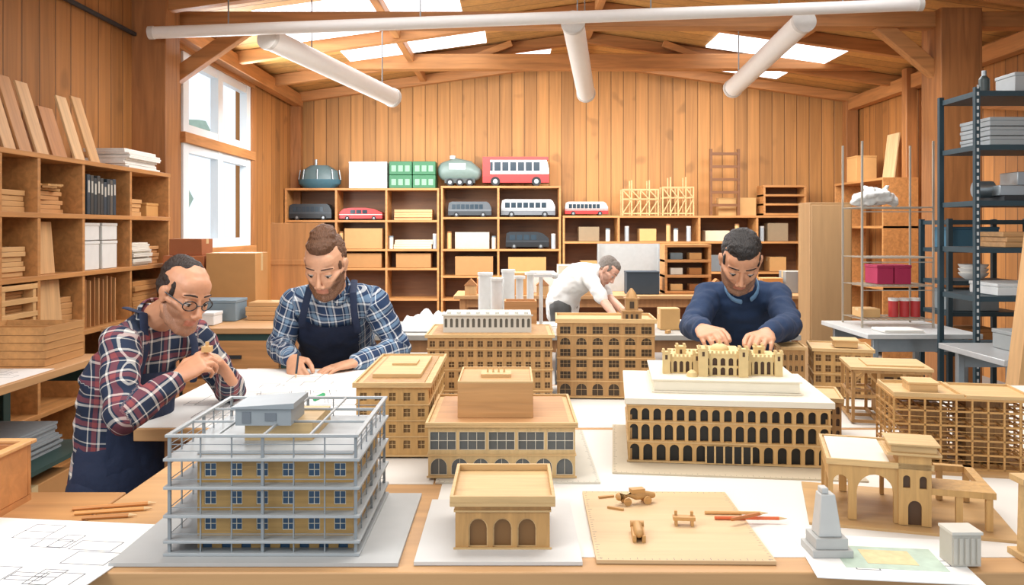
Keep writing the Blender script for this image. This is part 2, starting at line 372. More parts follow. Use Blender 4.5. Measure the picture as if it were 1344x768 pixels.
def facade(mb,o,th,Wd,rows,t,zt,par,fm,gm,m=0):
    ux=V((cos(th),sin(th),0)); iw=V((-sin(th),cos(th),0)); o=V(o)
    P=lambda u,z,d=0:o+ux*u+iw*d+V((0,0,z))
    def q(a,b,c,d):
        if b-a>1e-6 and d-c>1e-6: mb.poly([P(a,c),P(b,c),P(b,d),P(a,d)],m)
    prev=0
    for row in rows:
        (za,zb,n,wf,sill,head,arch,nx,nz,fw)=row[:10]; mg=row[10] if len(row)>10 else 0
        q(0,Wd,prev,za); q(0,mg,za,zb); q(Wd-mg,Wd,za,zb); cw=(Wd-2*mg)/n
        for i in range(n):
            a=mg+i*cw;hw=cw*wf;u0=a+(cw-hw)/2;u1=u0+hw;b=za+sill;tp=zb-head;r=hw/2
            q(a,u0,za,zb);q(u1,a+cw,za,zb);q(u0,u1,za,b)
            if arch:
                pts=[(u0+r-r*cos(pi*j/8),tp-r+r*sin(pi*j/8)) for j in range(9)]
                for j in range(8): mb.poly([P(*pts[j]),P(*pts[j+1]),P(pts[j+1][0],zb),P(pts[j][0],zb)],m)
            else: pts=[(u0,tp),(u1,tp)]; q(u0,u1,tp,zb)
            ol=[(u0,b)]+pts+[(u1,b)]
            for j in range(len(ol)):
                A=ol[j];B=ol[(j+1)%len(ol)]; mb.poly([P(*A),P(*A,t),P(*B,t),P(*B)],m)
            if par is not None:
                w=bpy.data.objects.new('window',winmesh(hw,tp-b,arch,nx,nz,fm,gm,t,fw)); col.objects.link(w)
                w.parent=par; w.location=P((u0+u1)/2,b); w.rotation_euler[2]=th
        prev=zb
    q(0,Wd,prev,zt)
def box_ring(m,x0,x1,y0,y1,z0,z1,t,mi=0):
    m.bx(x0,x1,y0,y0+t,z0,z1,mi).bx(x0,x1,y1-t,y1,z0,z1,mi).bx(x0,x0+t,y0+t,y1-t,z0,z1,mi).bx(x1-t,x1,y0+t,y1-t,z0,z1,mi)
def bld(label,x0,x1,y0,y1,H,front,side,wall,frame,glass,t=.004,ov=.006,rt=.007,par=.008,roofm=None,panelm=None,z=TZ+.006,name='model_building',bands=(),rz=0,mould=None):
    Wd=x1-x0;D=y1-y0; root=T(name,label,'model building',((x0+x1)/2,(y0+y1)/2,z),rz)
    w,d=Wd/2,D/2; mb=MB()
    facade(mb,(-w,-d,0),0,Wd,front,t,H,root,frame,glass); facade(mb,(w,-d,0),pi/2,D,side,t,H,root,frame,glass)
    facade(mb,(-w,d,0),-pi/2,D,side,t,H,root,frame,glass); facade(mb,(w,d,0),pi,Wd,[],t,H,None,frame,glass)
    mb.poly([(-w,-d,.0),(-w,d,.0),(w,d,.0),(w,-d,.0)])
    mb.build('walls',wall,root)
    m=MB(); m.bx(-w-.003,w+.003,-d-.003,-d,0,.004)
    for zz in bands: box_ring(m,-w-.0025,w+.0025,-d-.0025,d+.0025,zz,zz+.003,.0025)
    m.build('moulding',mould or roofm or wall,root)
    m=MB(); m.bx(-w-ov,w+ov,-d-ov,d+ov,H,H+rt)
    if par: box_ring(m,-w-ov,w+ov,-d-ov,d+ov,H+rt,H+rt+par,.006)
    m.build('roof',roofm or wall,root,bev=.0008)
    if panelm: MB().bx(-w+.012,w-.012,-d+.012,d-.012,H+rt,H+rt+.003).build('roof_panel',panelm,root)
    return root
TW=W('C29552','z',.16,3); TW2=W('B0844A','z',.2,3); TR=W('CDA76C','x',.14,3); CR=M('DFD6C2',.7,0,.05); GLZ=M('5C5F5E',.25,0,.25,15); DG=M('17150F',.5)
BRN=M('4A3018',.5)
rr_=[(.004,.056,3,.80,.0,.003,True,1,1,.0022,.018)]
bld('small tan model with three arched windows and hollow flat roof',-.096,.064,1.42,1.60,.075,rr_,rr_,W('BD8D4B','z',.16,3),TR,M('7A5428',.5),t=.006,ov=.009,rt=.006,par=.012,roofm=TR,bands=(.064,))
fr=[(.006,.046,7,.8,.0,.004,True,2,1,.001),(.056,.104,5,.9,.004,.004,False,3,2,.0013)]
r=bld('wide two storey glazed pavilion model with plain wooden box on its roof',-.183,.138,1.83,2.14,.110,fr,[(.006,.046,6,.8,.0,.004,True,2,1,.001),(.056,.104,5,.9,.004,.004,False,3,2,.0013)],W('C9A870','z',.14,3),CR,GLZ,ov=.006,rt=.005,par=.006,roofm=TR,panelm=W('BD8A54','x',.15,2),bands=(.048,))
MB().bx(-.10,.07,-.10,.10,.118,.196).build('roof_box',W('C28F52','x',.16,2),r,bev=.001)
m=MB(); box_ring(m,-.10,.07,-.10,.10,.196,.2,.004); m.bx(-.05,.02,-.03,.03,.196,.204)
for i in range(4): m.cyl((-.035+i*.013,0,.2),(-.035+i*.013,0,.216),.003,.001,n=8)
m.build('roof_ornament',TR,r)
rws=[(.01+i*.038,.044+i*.038,5,.5,.008,.006,False,2,2,.001) for i in range(4)]
r=bld('tan office block model with rows of small windows beside scaffold model',-.372,-.199,2.0,2.45,.165,rws,[(a,b,9,*q) for a,b,_,*q in rws],TW,TR,M('7A5C34',.4),ov=.008,rt=.006,par=.006,roofm=TR,panelm=TW2,bands=(.046,.084,.122))
m=MB(); m.bx(-.06,.06,-.15,.15,.174,.184); m.bx(-.03,.035,-.02,.05,.184,.19); m.build('roof_box',TR,r,bev=.001)
rws=[(.01+i*.032,.04+i*.032,13,.6,.006,.005,False,2,2,.0008) for i in range(6)]
r=bld('large brown gridded block model with pale grey upper storey',-.262,.125,2.6,2.88,.205,rws,[(a,b,4,*q) for a,b,_,*q in rws[:4]],TW2,TR,M('5E4224',.4),ov=.008,rt=.006,par=.004,roofm=TR,panelm=TW2,bands=(.04,.104,.168))
u=MB()
GR=M('C3BFB3',.6,0,.06)
facade(u,(-.15,-.08,.214),0,.28,[(.012,.05,16,.5,.004,.006,True,1,1,0)],.003,.055,r,GR,M('5E5A50'))
u.poly([(-.15,-.08,.269),(.13,-.08,.269),(.13,.1,.269),(-.15,.1,.269)]); u.poly([(.13,-.08,.214),(.13,.1,.214),(.13,.1,.269),(.13,-.08,.269)]); u.poly([(-.15,.1,.214),(-.15,-.08,.214),(-.15,-.08,.269),(-.15,.1,.269)]); u.poly([(.13,.1,.214),(-.15,.1,.214),(-.15,.1,.269),(.13,.1,.269)])
for i in range(9): u.bx(-.14+i*.031,-.128+i*.031,-.05,-.03,.269,.276)
u.bx(-.155,.135,-.085,-.08,.266,.271)
u.build('upper_storey',GR,r)
rws=[(.006,.05,6,.7,0,.004,True,2,2,.001)]+[(.056+i*.036,.09+i*.036,6,.66,.005,.005,(i==3),3,2,.0008) for i in range(5)]
r=bld('tall tan model with arched ground floor and square corner turret',.150,.462,2.69,2.88,.24,rws,[(a,b,3,*q) for a,b,_,*q in rws[:4]],TW2,TR,M('3F2E1A',.4),ov=.006,rt=.006,par=.008,roofm=TR,bands=(.052,.126,.198),rz=-.05)
m=MB(); m.bx(.055,.115,-.085,-.025,.24,.275).bx(.05,.12,-.09,-.02,.275,.28).bx(.065,.105,-.075,-.035,.28,.315).bx(.06,.11,-.08,-.03,.315,.32)
m.loft([(.085,-.055,.32),(.085,-.055,.335),(.085,-.055,.35)],[.02,.014,.003],n=10,caps=False)
for i in range(3): m.bx(.064+i*.016,.072+i*.016,-.0865,-.085,.25,.268,1)
m.bx(.078,.092,-.0765,-.075,.286,.308,1)
m.build('turret',[TW2,M('3F2E1A',.4)],r)
# arcade museum
rws=[(.003,.045,15,.7,0,.003,True,1,1,0),(.049,.092,17,.72,.002,.004,True,1,1,0),(.095,.129,17,.66,.002,.004,True,1,1,0)]
MR=-.12
r=bld('large tan museum model with three rows of dark arches and white roof tiers',.292,.748,1.93,2.30,.135,rws,[(a,b,7,*q) for a,b,_,*q in rws],W('C79A58','z',.16,3),TR,DG,t=.009,ov=.008,rt=.014,par=0,roofm=CR,bands=(.046,.0925,.13),rz=MR,mould=TR)
MB().bx(-.17,.18,-.12,.175,.149,.154).bx(-.165,.175,-.115,.17,.154,.178).bx(-.17,.18,-.12,.175,.178,.182).build('roof_tier',CR,r,bev=.001)
MB().bx(-.05,.055,-.1885,-.1855,.003,.041).build('entrance_opening',DG,r)
for i in range(6): MB().bx(-.0525+i*.0205,-.0485+i*.0205,-.1925,-.1885,.003,.043).build('entrance_column',TR,r)
# ornate palace
CZ=TZ+.006+.182; root=T('palace_model','ornate cream palace model with low towers on top of the museum roof','model building',(.527,2.14,CZ),MR)
CM=M('D3B882',.7,0,.12,60)
def wing(x0,x1,y0,y1,H,n,rows=1):
    m=MB(); hh=(H-.006)/rows
    facade(m,(x0,y0,0),0,x1-x0,[(.002+j*hh,.002+(j+1)*hh,n,.6,0.001,.003,True,1,1,0) for j in range(rows)],.005,H,root,CM,BRN)
    m.bx(x0+.0005,x1-.0005,y0+.006,y1,0,H,0); m.bx(x0-.002,x1+.002,y0-.002,y1+.002,H,H+.004)
    q=x0
    while q<x1-.003: m.bx(q,q+.005,y0-.002,y0+.002,H+.004,H+.010); q+=.010
    m.build('wing',[CM],root)
wing(-.135,-.06,-.06,.03,.038,5); wing(-.048,.048,-.09,.05,.052,5,2); wing(.06,.135,-.07,.04,.042,5); wing(-.12,.12,.055,.11,.034,10)
for x,y,h,w in ((-.048,-.09,.066,.011),(.048,-.09,.066,.011),(-.135,-.06,.052,.009),(-.06,-.06,.050,.009),(.06,-.07,.054,.009),(.135,-.07,.054,.009),(-.095,.0,.058,.012),(.1,.0,.06,.012)):
    m=MB(); m.bx(x-w,x+w,y-w,y+w,0,h).bx(x-w-.002,x+w+.002,y-w-.002,y+w+.002,h,h+.003)
    for a in (-1,1):
        for b in (-1,1): m.bx(x+a*w*.75-.003,x+a*w*.75+.003,y+b*w*.75-.003,y+b*w*.75+.003,h+.003,h+.009)
    m.bx(x-.003,x+.003,y-w-.0006,y-w,h-.016,h-.005,1); m.build('turret',[CM,BRN],root)
m=MB(); m.ell((0,-.02,.056),(.024,.024,.016)); m.cyl((0,-.02,.07),(0,-.02,.08),.003,n=8); m.build('dome',CM,root)
m=MB(); m.loft([(-.075,-.098,0),(-.075,-.098,.01),(-.075,-.098,.016)],[.014,.012,.004],n=12,caps=False); m.build('dome',CM,root)
# grey scaffold model
root=T('scaffold_model','grey scaffold framed multi storey model with tan inner block, nearest left','model building',(-.415,1.55,TZ+.007))
SG=M('8B9092',.45,.2,.1); SL=M('A3A7A8',.5,.1,.1); w,d=.155,.155
lv=[0.0,.021,.063,.110,.157,.196]
for i,z in enumerate(lv):
    m=MB()
    if i==5:
        box_ring(m,-w-.006,w+.006,-d-.006,d+.006,z,z+.005,.008)
        for j in range(1,4): m.bx(-w+2*w*j/4-.002,-w+2*w*j/4+.002,-d,d,z,z+.004)
        for j in range(1,3): m.bx(-w,w,-d+2*d*j/3-.002,-d+2*d*j/3+.002,z,z+.004)
    else: m.bx(-w-.008,w+.008,-d-.008,d+.008,z,z+.005)
    m.build('floor_slab',SL,root,bev=.0008)
for i in range(7):
    x=-w+2*w*i/6; b=.0024 if i%3==0 else .0011
    for y in (-d,d): MB().bx(x-b,x+b,y-b,y+b,0,.196).build('post',SG,root)
for i in range(1,6):
    y=-d+2*d*i/6; b=.0024 if i==3 else .0011
    for x in (-w,w): MB().bx(x-b,x+b,y-b,y+b,0,.196).build('post',SG,root)
m=MB()
for z in (.034,.078,.125,.172,.183):
    for a in (-1,1): m.bx(-w,w,a*d-.0006,a*d+.0006,z,z+.0011); m.bx(a*w-.0006,a*w+.0006,-d,d,z,z+.0011)
m.build('railing',SG,root)
BW=M('2B4B68',.3,0,.2); IB=W('AE8644','x',.26,3)
mb=MB(); rr=[(.004,.02,8,.5,.0,.002,False,1,1,0),(.027,.062,6,.46,.008,.006,False,2,2,.0012),(.069,.109,6,.46,.009,.008,False,2,2,.0012),(.116,.156,6,.46,.009,.008,False,2,2,.0012)]
facade(mb,(-.115,-.138,.0),0,.262,rr,.003,.1625,root,CR,BW); facade(mb,(.147,-.138,0),pi/2,.26,rr,.003,.1625,root,CR,BW)
mb.poly([(-.115,.122,0),(-.115,-.138,0),(-.115,-.138,.1625),(-.115,.122,.1625)]); mb.poly([(.147,.122,0),(-.115,.122,0),(-.115,.122,.1625),(.147,.122,.1625)])
mb.build('inner_block',IB,root)
MB().bx(-.115,.147,-.138,.122,.1625,.166).build('inner_roof',SL,root)
m=MB(); m.bx(-.06,.06,-.06,.09,.166,.196); m.build('upper_room',W('C3A26B','x',.15,3),root)
m=MB(); m.bx(-.072,.026,-.075,.02,.196,.226); m.hexa([(-.078,-.08,.226),(.032,-.08,.226),(.032,.025,.226),(-.078,.025,.226),(-.078,-.08,.229),(.032,-.08,.236),(.032,.025,.236),(-.078,.025,.229)])
m.bx(-.06,-.045,-.0762,-.075,.2,.22,1).bx(-.02,0,-.0762,-.075,.204,.218,1); m.build('roof_hut',[M('8E9497',.5,0,.1),M('6C7278')],root)
# lattice builders on the right
def lattice(root,w,d,zs,nx,ny,b,mt,nm='frame'):
    for z in zs:
        m=MB()
        for j in range(ny+1): y=-d+2*d*j/ny; m.bx(-w,w,y-b,y+b,z,z+2*b)
        for i in range(nx+1): x=-w+2*w*i/nx; m.bx(x-b,x+b,-d,d,z,z+2*b)
        m.build('floor_frame',mt,root)
    for i in range(nx+1):
        for j in range(ny+1):
            if 0<j<ny and 0<i<nx: continue
            x=-w+2*w*i/nx;y=-d+2*d*j/ny; MB().bx(x-b,x+b,y-b,y+b,0,zs[-1]).build('post',mt,root)
LB=W('C08E48','x',.15,4)
r=T('lattice_model','golden wooden lattice frame model with five open floors at far right','model building',(1.035,1.97,TZ+.007),-.2)
lattice(r,.148,.085,[0,.032,.064,.096,.128,.155],9,4,.002,LB)
m=MB()
for z in (.02,.052,.084,.116): m.bx(-.148,.148,-.0862,-.085,z,z+.0015); m.bx(.148,.1492,-.085,.085,z,z+.0015); m.bx(-.1492,-.148,-.085,.085,z,z+.0015)
m.build('railing',LB,r)
m=MB(); m.bx(-.10,-.02,-.03,.07,.006,.125).bx(.02,.11,-.03,.07,.006,.15); m.build('inner_block',W('9C7036','z',.25,5),r)
m=MB(); m.bx(-.148,.148,-.085,.085,.159,.162); box_ring(m,-.148,0,-.085,.085,.162,.169,.004); box_ring(m,.004,.148,-.085,.085,.162,.167,.004); m.bx(-.1,-.04,-.03,.04,.162,.18).bx(-.104,-.036,-.034,.044,.18,.184); m.build('roof',TR,r)
r=T('frame_model','open two storey wooden portico model behind the lattice model','model building',(1.075,2.42,TZ+.006),-.22)
lattice(r,.1,.09,[0,.07,.14],3,2,.004,TW2)
MB().bx(-.108,.108,-.098,.098,.148,.156).bx(-.06,.09,-.07,.06,.156,.16).build('roof',TR,r)
MB().bx(-.02,.09,-.06,.08,.008,.14).build('inner_block',TW,r)
m=MB()
for i in range(3):
    for z in (.02,.09): m.bx(-.012+i*.034,.012+i*.034,-.0615,-.06,z,z+.035)
m.build('window_band',BRN,r)
m=MB(); m.bx(-.1,-.092,-.094,-.088,.1,.14); m.bar((-.1,-.09,.11),(-.07,-.09,.14),.004,.006); m.bar((-.034,-.09,.11),(-.062,-.09,.14),.004,.006); m.build('brace',TW2,r)
rws=[(.006+i*.034,.038+i*.034,6,.6,.005,.005,False,2,2,.0008) for i in range(4)]
r=bld('small gridded tan model behind the museum, near the man in blue',1.0,1.18,2.7,2.88,.145,rws,[(a,b,4,*q) for a,b,_,*q in rws],TW,TR,M('6E4E2A',.4),par=.004,roofm=TR,bands=(.072,),rz=-.25)
MB().bx(-.02,.05,-.05,.03,.155,.175).bx(-.025,.055,-.055,.035,.175,.179).build('roof_box',TR,r)
rws=[(.01+i*.035,.042+i*.035,4,.5,.006,.006,True,2,1,.0008) for i in range(4)]
bld('little narrow tan model tucked behind right end of museum',.875,.945,2.68,2.80,.155,rws,rws,TW2,TR,BRN,par=.004,roofm=TR,rz=-.15)
rws=[(.006+i*.03,.034+i*.03,4,.5,.004,.005,True,1,1,0) for i in range(3)]
bld('low tan arcade annex model against the right side of museum',.79,.86,2.14,2.30,.1,rws,rws,TW2,TR,BRN,par=.004,roofm=TR,rz=-.25)
# arched terrace with turret
r=T('terrace_model','tan model with big arches, pale flat terrace and square turret at right','model building',(.755,1.63,TZ+.007),-.28); r.scale=(.92,.92,.97)
def archwall(m,x0,x1,y,H,a0,a1,spring,t):
    rr_=(a1-a0)/2; c=(a0+a1)/2
    P=[(c-rr_*cos(pi*j/10),spring+rr_*sin(pi*j/10)) for j in range(11)]
    for yy in (y,y+t):
        for u0,u1 in ((x0,a0),(a1,x1)): m.poly([(u0,yy,0),(u1,yy,0),(u1,yy,H),(u0,yy,H)])
        for j in range(10): m.poly([(P[j][0],yy,P[j][1]),(P[j+1][0],yy,P[j+1][1]),(P[j+1][0],yy,H),(P[j][0],yy,H)])
    ol=[(a0,0)]+P+[(a1,0)]
    for j in range(len(ol)-1): m.poly([(ol[j][0],y,ol[j][1]),(ol[j][0],y+t,ol[j][1]),(ol[j+1][0],y+t,ol[j+1][1]),(ol[j+1][0],y,ol[j+1][1])])
    for u in (x0,x1): m.poly([(u,y,0),(u,y+t,0),(u,y+t,H),(u,y,H)])
for y in (-.105,.085):
    m=MB(); archwall(m,-.15,-.105,y,.105,-.142,-.113,.07,.012); archwall(m,-.105,-.02,y,.105,-.097,-.028,.055,.012); m.build('arch_wall',TW,r)
m=MB(); m.bx(-.15,-.14,-.09,.085,.07,.105).bx(-.15,-.14,-.02,.0,0,.07); m.build('side_beam',TW,r)
m=MB(); m.bx(-.155,.045,-.11,.102,.105,.111); box_ring(m,-.155,.045,-.11,.102,.111,.116,.006); m.build('terrace_slab',TR,r)
MB().bx(-.145,-.035,-.1,.092,.111,.1145).build('terrace_floor',CR,r)
m=MB(); rt_=[(.0,.055,1,.42,0,.008,True,1,1,0),(.066,.1,2,.45,.004,.006,True,1,1,0)]
facade(m,(-.02,-.11,0),0,.06,rt_,.005,.132,r,TR,BRN); facade(m,(.04,-.11,0),pi/2,.07,rt_,.005,.132,r,TR,BRN)
m.poly([(-.02,-.04,0),(-.02,-.11,0),(-.02,-.11,.132),(-.02,-.04,.132)]); m.poly([(.04,-.04,0),(-.02,-.04,0),(-.02,-.04,.132),(.04,-.04,.132)])
m.build('turret',TW,r)
m=MB(); m.bx(-.042,.058,-.118,-.02,.132,.137).bx(-.034,.050,-.110,-.028,.137,.150).bx(-.04,.056,-.116,-.022,.150,.154); m.build('turret_roof',TR,r,bev=.001)
m=MB(); m.bx(.04,.155,-.108,-.03,.06,.072).bx(.138,.155,-.03,.095,.06,.072).bx(.04,.155,.078,.095,.06,.072); m.build('side_canopy',TW,r)
for x in (.138,.085):
    for y in (-.105,.08): MB().bx(x,x+.012,y,y+.012,0,.06).build('post',TW,r)
# little grey tower, block, column
r=T('tower_model','small smooth grey tower model on stepped base near blueprint','model building',(.533,1.42,TZ+.003))
m=MB(); m.bx(-.034,.034,-.03,.03,0,.012).bx(-.027,.027,-.025,.025,.012,.03); m.build('base',M('B2B2AE',.6),r,bev=.001)
m=MB(); m.hexa([(-.02,-.018,.03),(.02,-.018,.03),(.02,.018,.03),(-.02,.018,.03),(-.014,-.013,.1),(.010,-.013,.1),(.010,.013,.1),(-.014,.013,.1)]); m.bx(-.012,.0,-.010,.010,.1,.11); m.build('shaft',M('C0C0BC',.6),r,bev=.002)
r=T('block_model','small ribbed off white block at the near right corner','block',(.735,1.375,TZ+.0035)); r.scale=(.9,.9,.92)
m=MB(); m.bx(-.026,.026,-.022,.022,0,.056)
for i in range(5): m.bx(-.024+i*.0105,-.018+i*.0105,-.0245,-.022,.004,.05)
m.build('block_body',M('BDB7AA',.7),r); MB().bx(-.028,.028,-.026,.024,.056,.061).build('block_cap',M('CDC8BC',.7),r)
r=T('column_model','cream round column model cut by right frame edge','column',(.862,1.40,TZ+.001))
MB().bx(-.022,.022,-.022,.022,0,.01).build('base',TR,r); MB().cyl((0,0,.01),(0,0,.125),.016,.014,n=20).build('shaft',TR,r); MB().bx(-.02,.02,-.02,.02,.125,.135).build('capital',TR,r)
# carved pieces on craft board
CW=W('C4924F','x',.2,5); bz=TZ+.007
r=T('carved_cart','small carved wooden cart at upper left of the craft board','wooden toy',(.245,1.655,bz),.25)
MB().loft([(-.035,0,.016),(.0,0,.018),(.035,0,.014)],[(.008,.008),(.011,.009),(.006,.006)]).build('body',CW,r)
MB().bx(-.012,.016,-.008,.008,.022,.03).build('cabin',CW,r)
for x in (-.022,.02):
    for y in (-.011,.011): MB().cyl((x,y-.002,.008),(x,y+.002,.008),.008,n=12).build('wheel',CW,r)
r=T('carved_clamp','tiny two legged carved wooden piece at front of craft board','wooden toy',(.222,1.475,bz),1.5)
MB().bx(-.028,.028,-.011,-.005,0,.012).bx(-.028,.028,.005,.011,0,.012).build('leg',CW,r); MB().loft([(-.02,0,.014),(.02,0,.014)],[.008,.008]).build('body',CW,r); MB().cyl((.026,-.012,.014),(.026,.012,.014),.006).build('peg',CW,r)
r=T('carved_bench','tiny carved wooden bench in middle of craft board','wooden toy',(.315,1.535,bz),-.1)
MB().bx(-.02,.02,-.008,.008,.01,.016).build('seat',CW,r)
for x in (-.017,.012): MB().bx(x,x+.005,-.008,.008,0,.01).bx(x,x+.005,.003,.008,.016,.024).build('leg',CW,r)
for i,(x,y,rz,l) in enumerate(((.19,1.69,.3,'thin wood offcut at back left of craft board'),(.20,1.62,-.5,'short wood offcut left of the carved cart'))):
    tag(MB().bx(-.016,.016,-.003,.003,0,.004).build('wood_offcut',CW,loc=(x,y,bz),rz=rz),l,'offcut')
def crate(label,x0,x1,y0,y1,z,H,mt,name='crate',cat='crate',t=.012):
    r=T(name,label,cat,((x0+x1)/2,(y0+y1)/2,z)); w=(x1-x0)/2;d=(y1-y0)/2
    MB().bx(-w,w,-d,d,0,t).build('bottom',mt,r)
    for a in (-1,1):
        MB().bx(-w,w,min(a*d,a*(d-t)),max(a*d,a*(d-t)),t,H).build('side_panel',mt,r,bev=.002)
        MB().bx(min(a*w,a*(w-t)),max(a*w,a*(w-t)),-d+t,d-t,t,H).build('end_panel',mt,r,bev=.002)
    return r
r=crate('open orange wooden box on the near left table corner',-1.24,-.975,1.5,1.7,TZ,.115,W('C48243','x',.2),name='wooden_box',cat='box')
m=MB(); box_ring(m,-.14,.14,-.108,.108,.115,.123,.02); m.build('rim',W('D19A5A','x',.15),r,bev=.002)
# ---------------------------------------------------------------- shelving
def shelves(label,loc,rz,Wd,D,H,xs,zs,mt,z0=0,back=True,name='shelving_unit',cat='shelf'):
    r=T(name,label,cat,loc,rz); t=.028
    for x in xs: MB().bx(x-t/2,x+t/2,0,D,z0,H-t).build('upright',mt,r,bev=.002)
    for z in zs: MB().bx(-t/2,Wd+t/2,-.004,D,z-t,z).build('shelf',mt,r,bev=.002)
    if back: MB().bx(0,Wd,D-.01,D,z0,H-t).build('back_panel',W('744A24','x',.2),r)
    return r
SW=W('BB7F3E','x',.24)
LX=-2.6; LY=3.7
shelves('tall orange wooden shelving along the left wall holding boards and boxes',(LX,LY,0),pi/2,2.66,.38,1.886,[0,.56,.91,1.39,2.02,2.66],[.1,.45,.85,1.21,1.557,1.886],SW)
r=shelves('small pigeonhole rack inside the left shelving',(LX-.005,4.285,.851),pi/2,.30,.3,.32,[.01,.29],[.03,.1,.17,.245,.32],W('D0A062','x',.15),name='pigeonhole_rack')
for x0,x1,xs,h,zs,l in ((-2.97,-.97,[0,.66,1.32,2.0],2.0,[.1,.55,.95,1.2,1.58,2.0],'orange shelving at left of back wall with vehicle models'),(-.92,.63,[0,.74,1.55],2.03,[.1,.55,.85,1.2,1.62,2.03],'orange shelving at centre of back wall with red bus on top'),(.68,3.88,[0,.72,1.78,2.54,3.2],1.64,[.1,.5,.9,1.3,1.64],'long lower shelving at right of back wall')):
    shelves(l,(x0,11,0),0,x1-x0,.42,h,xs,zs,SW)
shelves('short wall shelf in the right back corner by the post',(4.2,10.9,0),-pi/2,1.4,.4,2.05,[0,1.4],[.1,.8,1.5,2.05],SW,back=False)
def planks(n,x,y,z,L,Wd,th,base,hexs,rz=0,j=.02):
    o0=None
    for i in range(n):
        l='%s, %s'%(base,'topmost' if i==n-1 else ORD[i])
        if o0 is None: o=MB().bx(-L/2,L/2,-Wd/2,Wd/2,0,th-.0015).build('plank',W(hexs,'x' ,.2,1),bev=.002); o0=o
        else: o=o0.copy(); col.objects.link(o)
        o.location=(x+random.uniform(-j,j)*.5,y+random.uniform(-j,j)*.5,z+i*th); o.rotation_euler[2]=rz+random.uniform(-j,j)*2
        tag(o,l,'plank',base)
def boxy(label,x,y,z,w,d,h,hexs,rz=0,kind='cardboard_box',cat='box'):
    r=T(kind,label,cat,(x,y,z),rz); MB().bx(-w/2,w/2,-d/2,d/2,0,h).build('body',M(hexs,.75,0,.08,15),r,bev=.004)
    if kind=='cardboard_box': MB().bx(-w/2-.0006,w/2+.0006,-.025,.025,h*.7,h+.0008).build('tape',M('C9B083',.5),r)
    else: MB().bx(-w/2-.003,w/2+.003,-d/2-.003,d/2+.003,h,h+.02).build('lid',M(hexs,.6,0,.05),r,bev=.003)
    return r
def lean(label,x,y,z,w,h,th,ang,hexs,rz=0,grp=None):
    o=MB().bx(-th,0,-w/2,w/2,0,h).build('board',W(hexs,'z',.2,1),loc=(x,y,z),bev=.002)
    o.rotation_euler=(0,-ang,rz); return tag(o,label,'board',grp)
zt=1.888; G1='boards leaning on top of the left shelving'
for i,(y,w,h,hx,xx,l) in enumerate(((4.27,.16,.52,'B98450',-2.70,'tallest brown board leaning on top of left shelving, nearest camera'),(4.5,.11,.46,'D0A069',-2.69,'second leaning board on the left shelving, pale and narrow'),(4.63,.12,.45,'B9824A',-2.68,'third leaning board on the left shelving'),(4.78,.12,.44,'CFA06A',-2.67,'fourth leaning board on the left shelving'),(5.0,.16,.32,'B5793F',-2.69,'short wide orange board leaning between the board groups on left shelving'),(5.19,.12,.42,'D6AB75',-2.67,'pale leaning board before the last one on left shelving'),(5.34,.12,.44,'C9985D',-2.65,'last leaning board on left shelving, nearest the paper stack'))):
    lean(l,xx,y,zt,w,h,.014,.3,hx,grp=G1)
planks(6,-2.76,3.93,zt,.44,.24,.028,'pale wood plank in stack on top of left shelving','D3AA70',pi/2)
def papers(label,x,y,z,w,d,h,hexs='E6E2DA',rz=0):
    m=MB(); n=max(3,int(h/.012))
    for i in range(n):
        a=random.uniform(-.02,.02);b=random.uniform(-.015,.015); m.bx(-w/2+a,w/2+a,-d/2+b,d/2+b,i*h/n,(i+1)*h/n-.001)
    o=m.build('paper_stack',M(hexs,.8,0,.1,40),loc=(x,y,z),rz=rz); return tag(o,label,'paper stack',None,'stuff')
papers('loose stack of white folders on top of the far end of left shelving',-2.76,5.95,zt,.28,.5,.13)
LS=[.851,1.211,1.558]
planks(4,-2.76,4.43,LS[2],.28,.2,.03,'plank in the nearest bay of upper left shelf','C9975A',pi/2,.01)
planks(6,-2.76,4.43,LS[1],.26,.2,.027,'short block plank in nearest bay of middle left shelf','D0A267',pi/2,.02)
for i in range(8):
    o=MB().bx(-.02,.02,-.11,.11,0,.012).build('wood_offcut',CW,loc=(-2.72+.02*(i%3),4.74+.027*i,LS[2]+.132+.0125*(i%3)),rz=random.uniform(-.6,.6)); tag(o,'small wood offcut heaped in second bay of upper left shelf','offcut','offcuts heaped in upper left shelf')
planks(5,-2.76,4.84,LS[2],.34,.16,.026,'short plank piled in second bay of upper left shelf','C79055',pi/2,.06)
for i in range(9):
    h=.22+random.uniform(-.02,.03); r=T('binder','dark upright binder in third bay of upper left shelf','binder',(-2.72,5.15+i*.042,LS[2]),0,'dark binders in the upper left shelf')
    MB().bx(-.12,.12,-.018,.018,0,h).build('cover',M(random.choice(['2B3338','3A3A38','55504A','2F3B45']),.6),r,bev=.002); MB().bx(.1201,.121,-.01,.01,h*.55,h*.85).build('spine_label',M('B9B5AA'),r)
boxy('small wooden box in far bay of upper left shelf',-2.76,6.2,LS[2],.2,.2,.08,'C59253',0,'wooden_box'); planks(4,-2.76,5.9,LS[2],.26,.18,.03,'plank in far bay of upper left shelf','C9975A',pi/2)
lean('wide pale board standing in second bay of middle left shelf',-2.66,4.76,LS[1],.24,.3,.012,.08,'CFA068'); lean('wide pale board standing in second bay of lower left shelf',-2.64,4.8,.853,.26,.32,.012,.08,'CFA068')
planks(6,-2.76,4.99,.853,.14,.2,.035,'narrow plank beside the standing board of lower left shelf','B98449',pi/2,.01)
for i,(y,h) in enumerate(((5.24,.2),(5.48,.2),(5.24,.13),(5.48,.13))):
    boxy('%s white carton in third bay of middle left shelf'%['lower near','lower far','upper near','upper far'][i],-2.76,y,LS[1]+(0 if i<2 else .185),.26,.2,.16 if i<2 else .09,'D9D8D2',0,'storage_box')
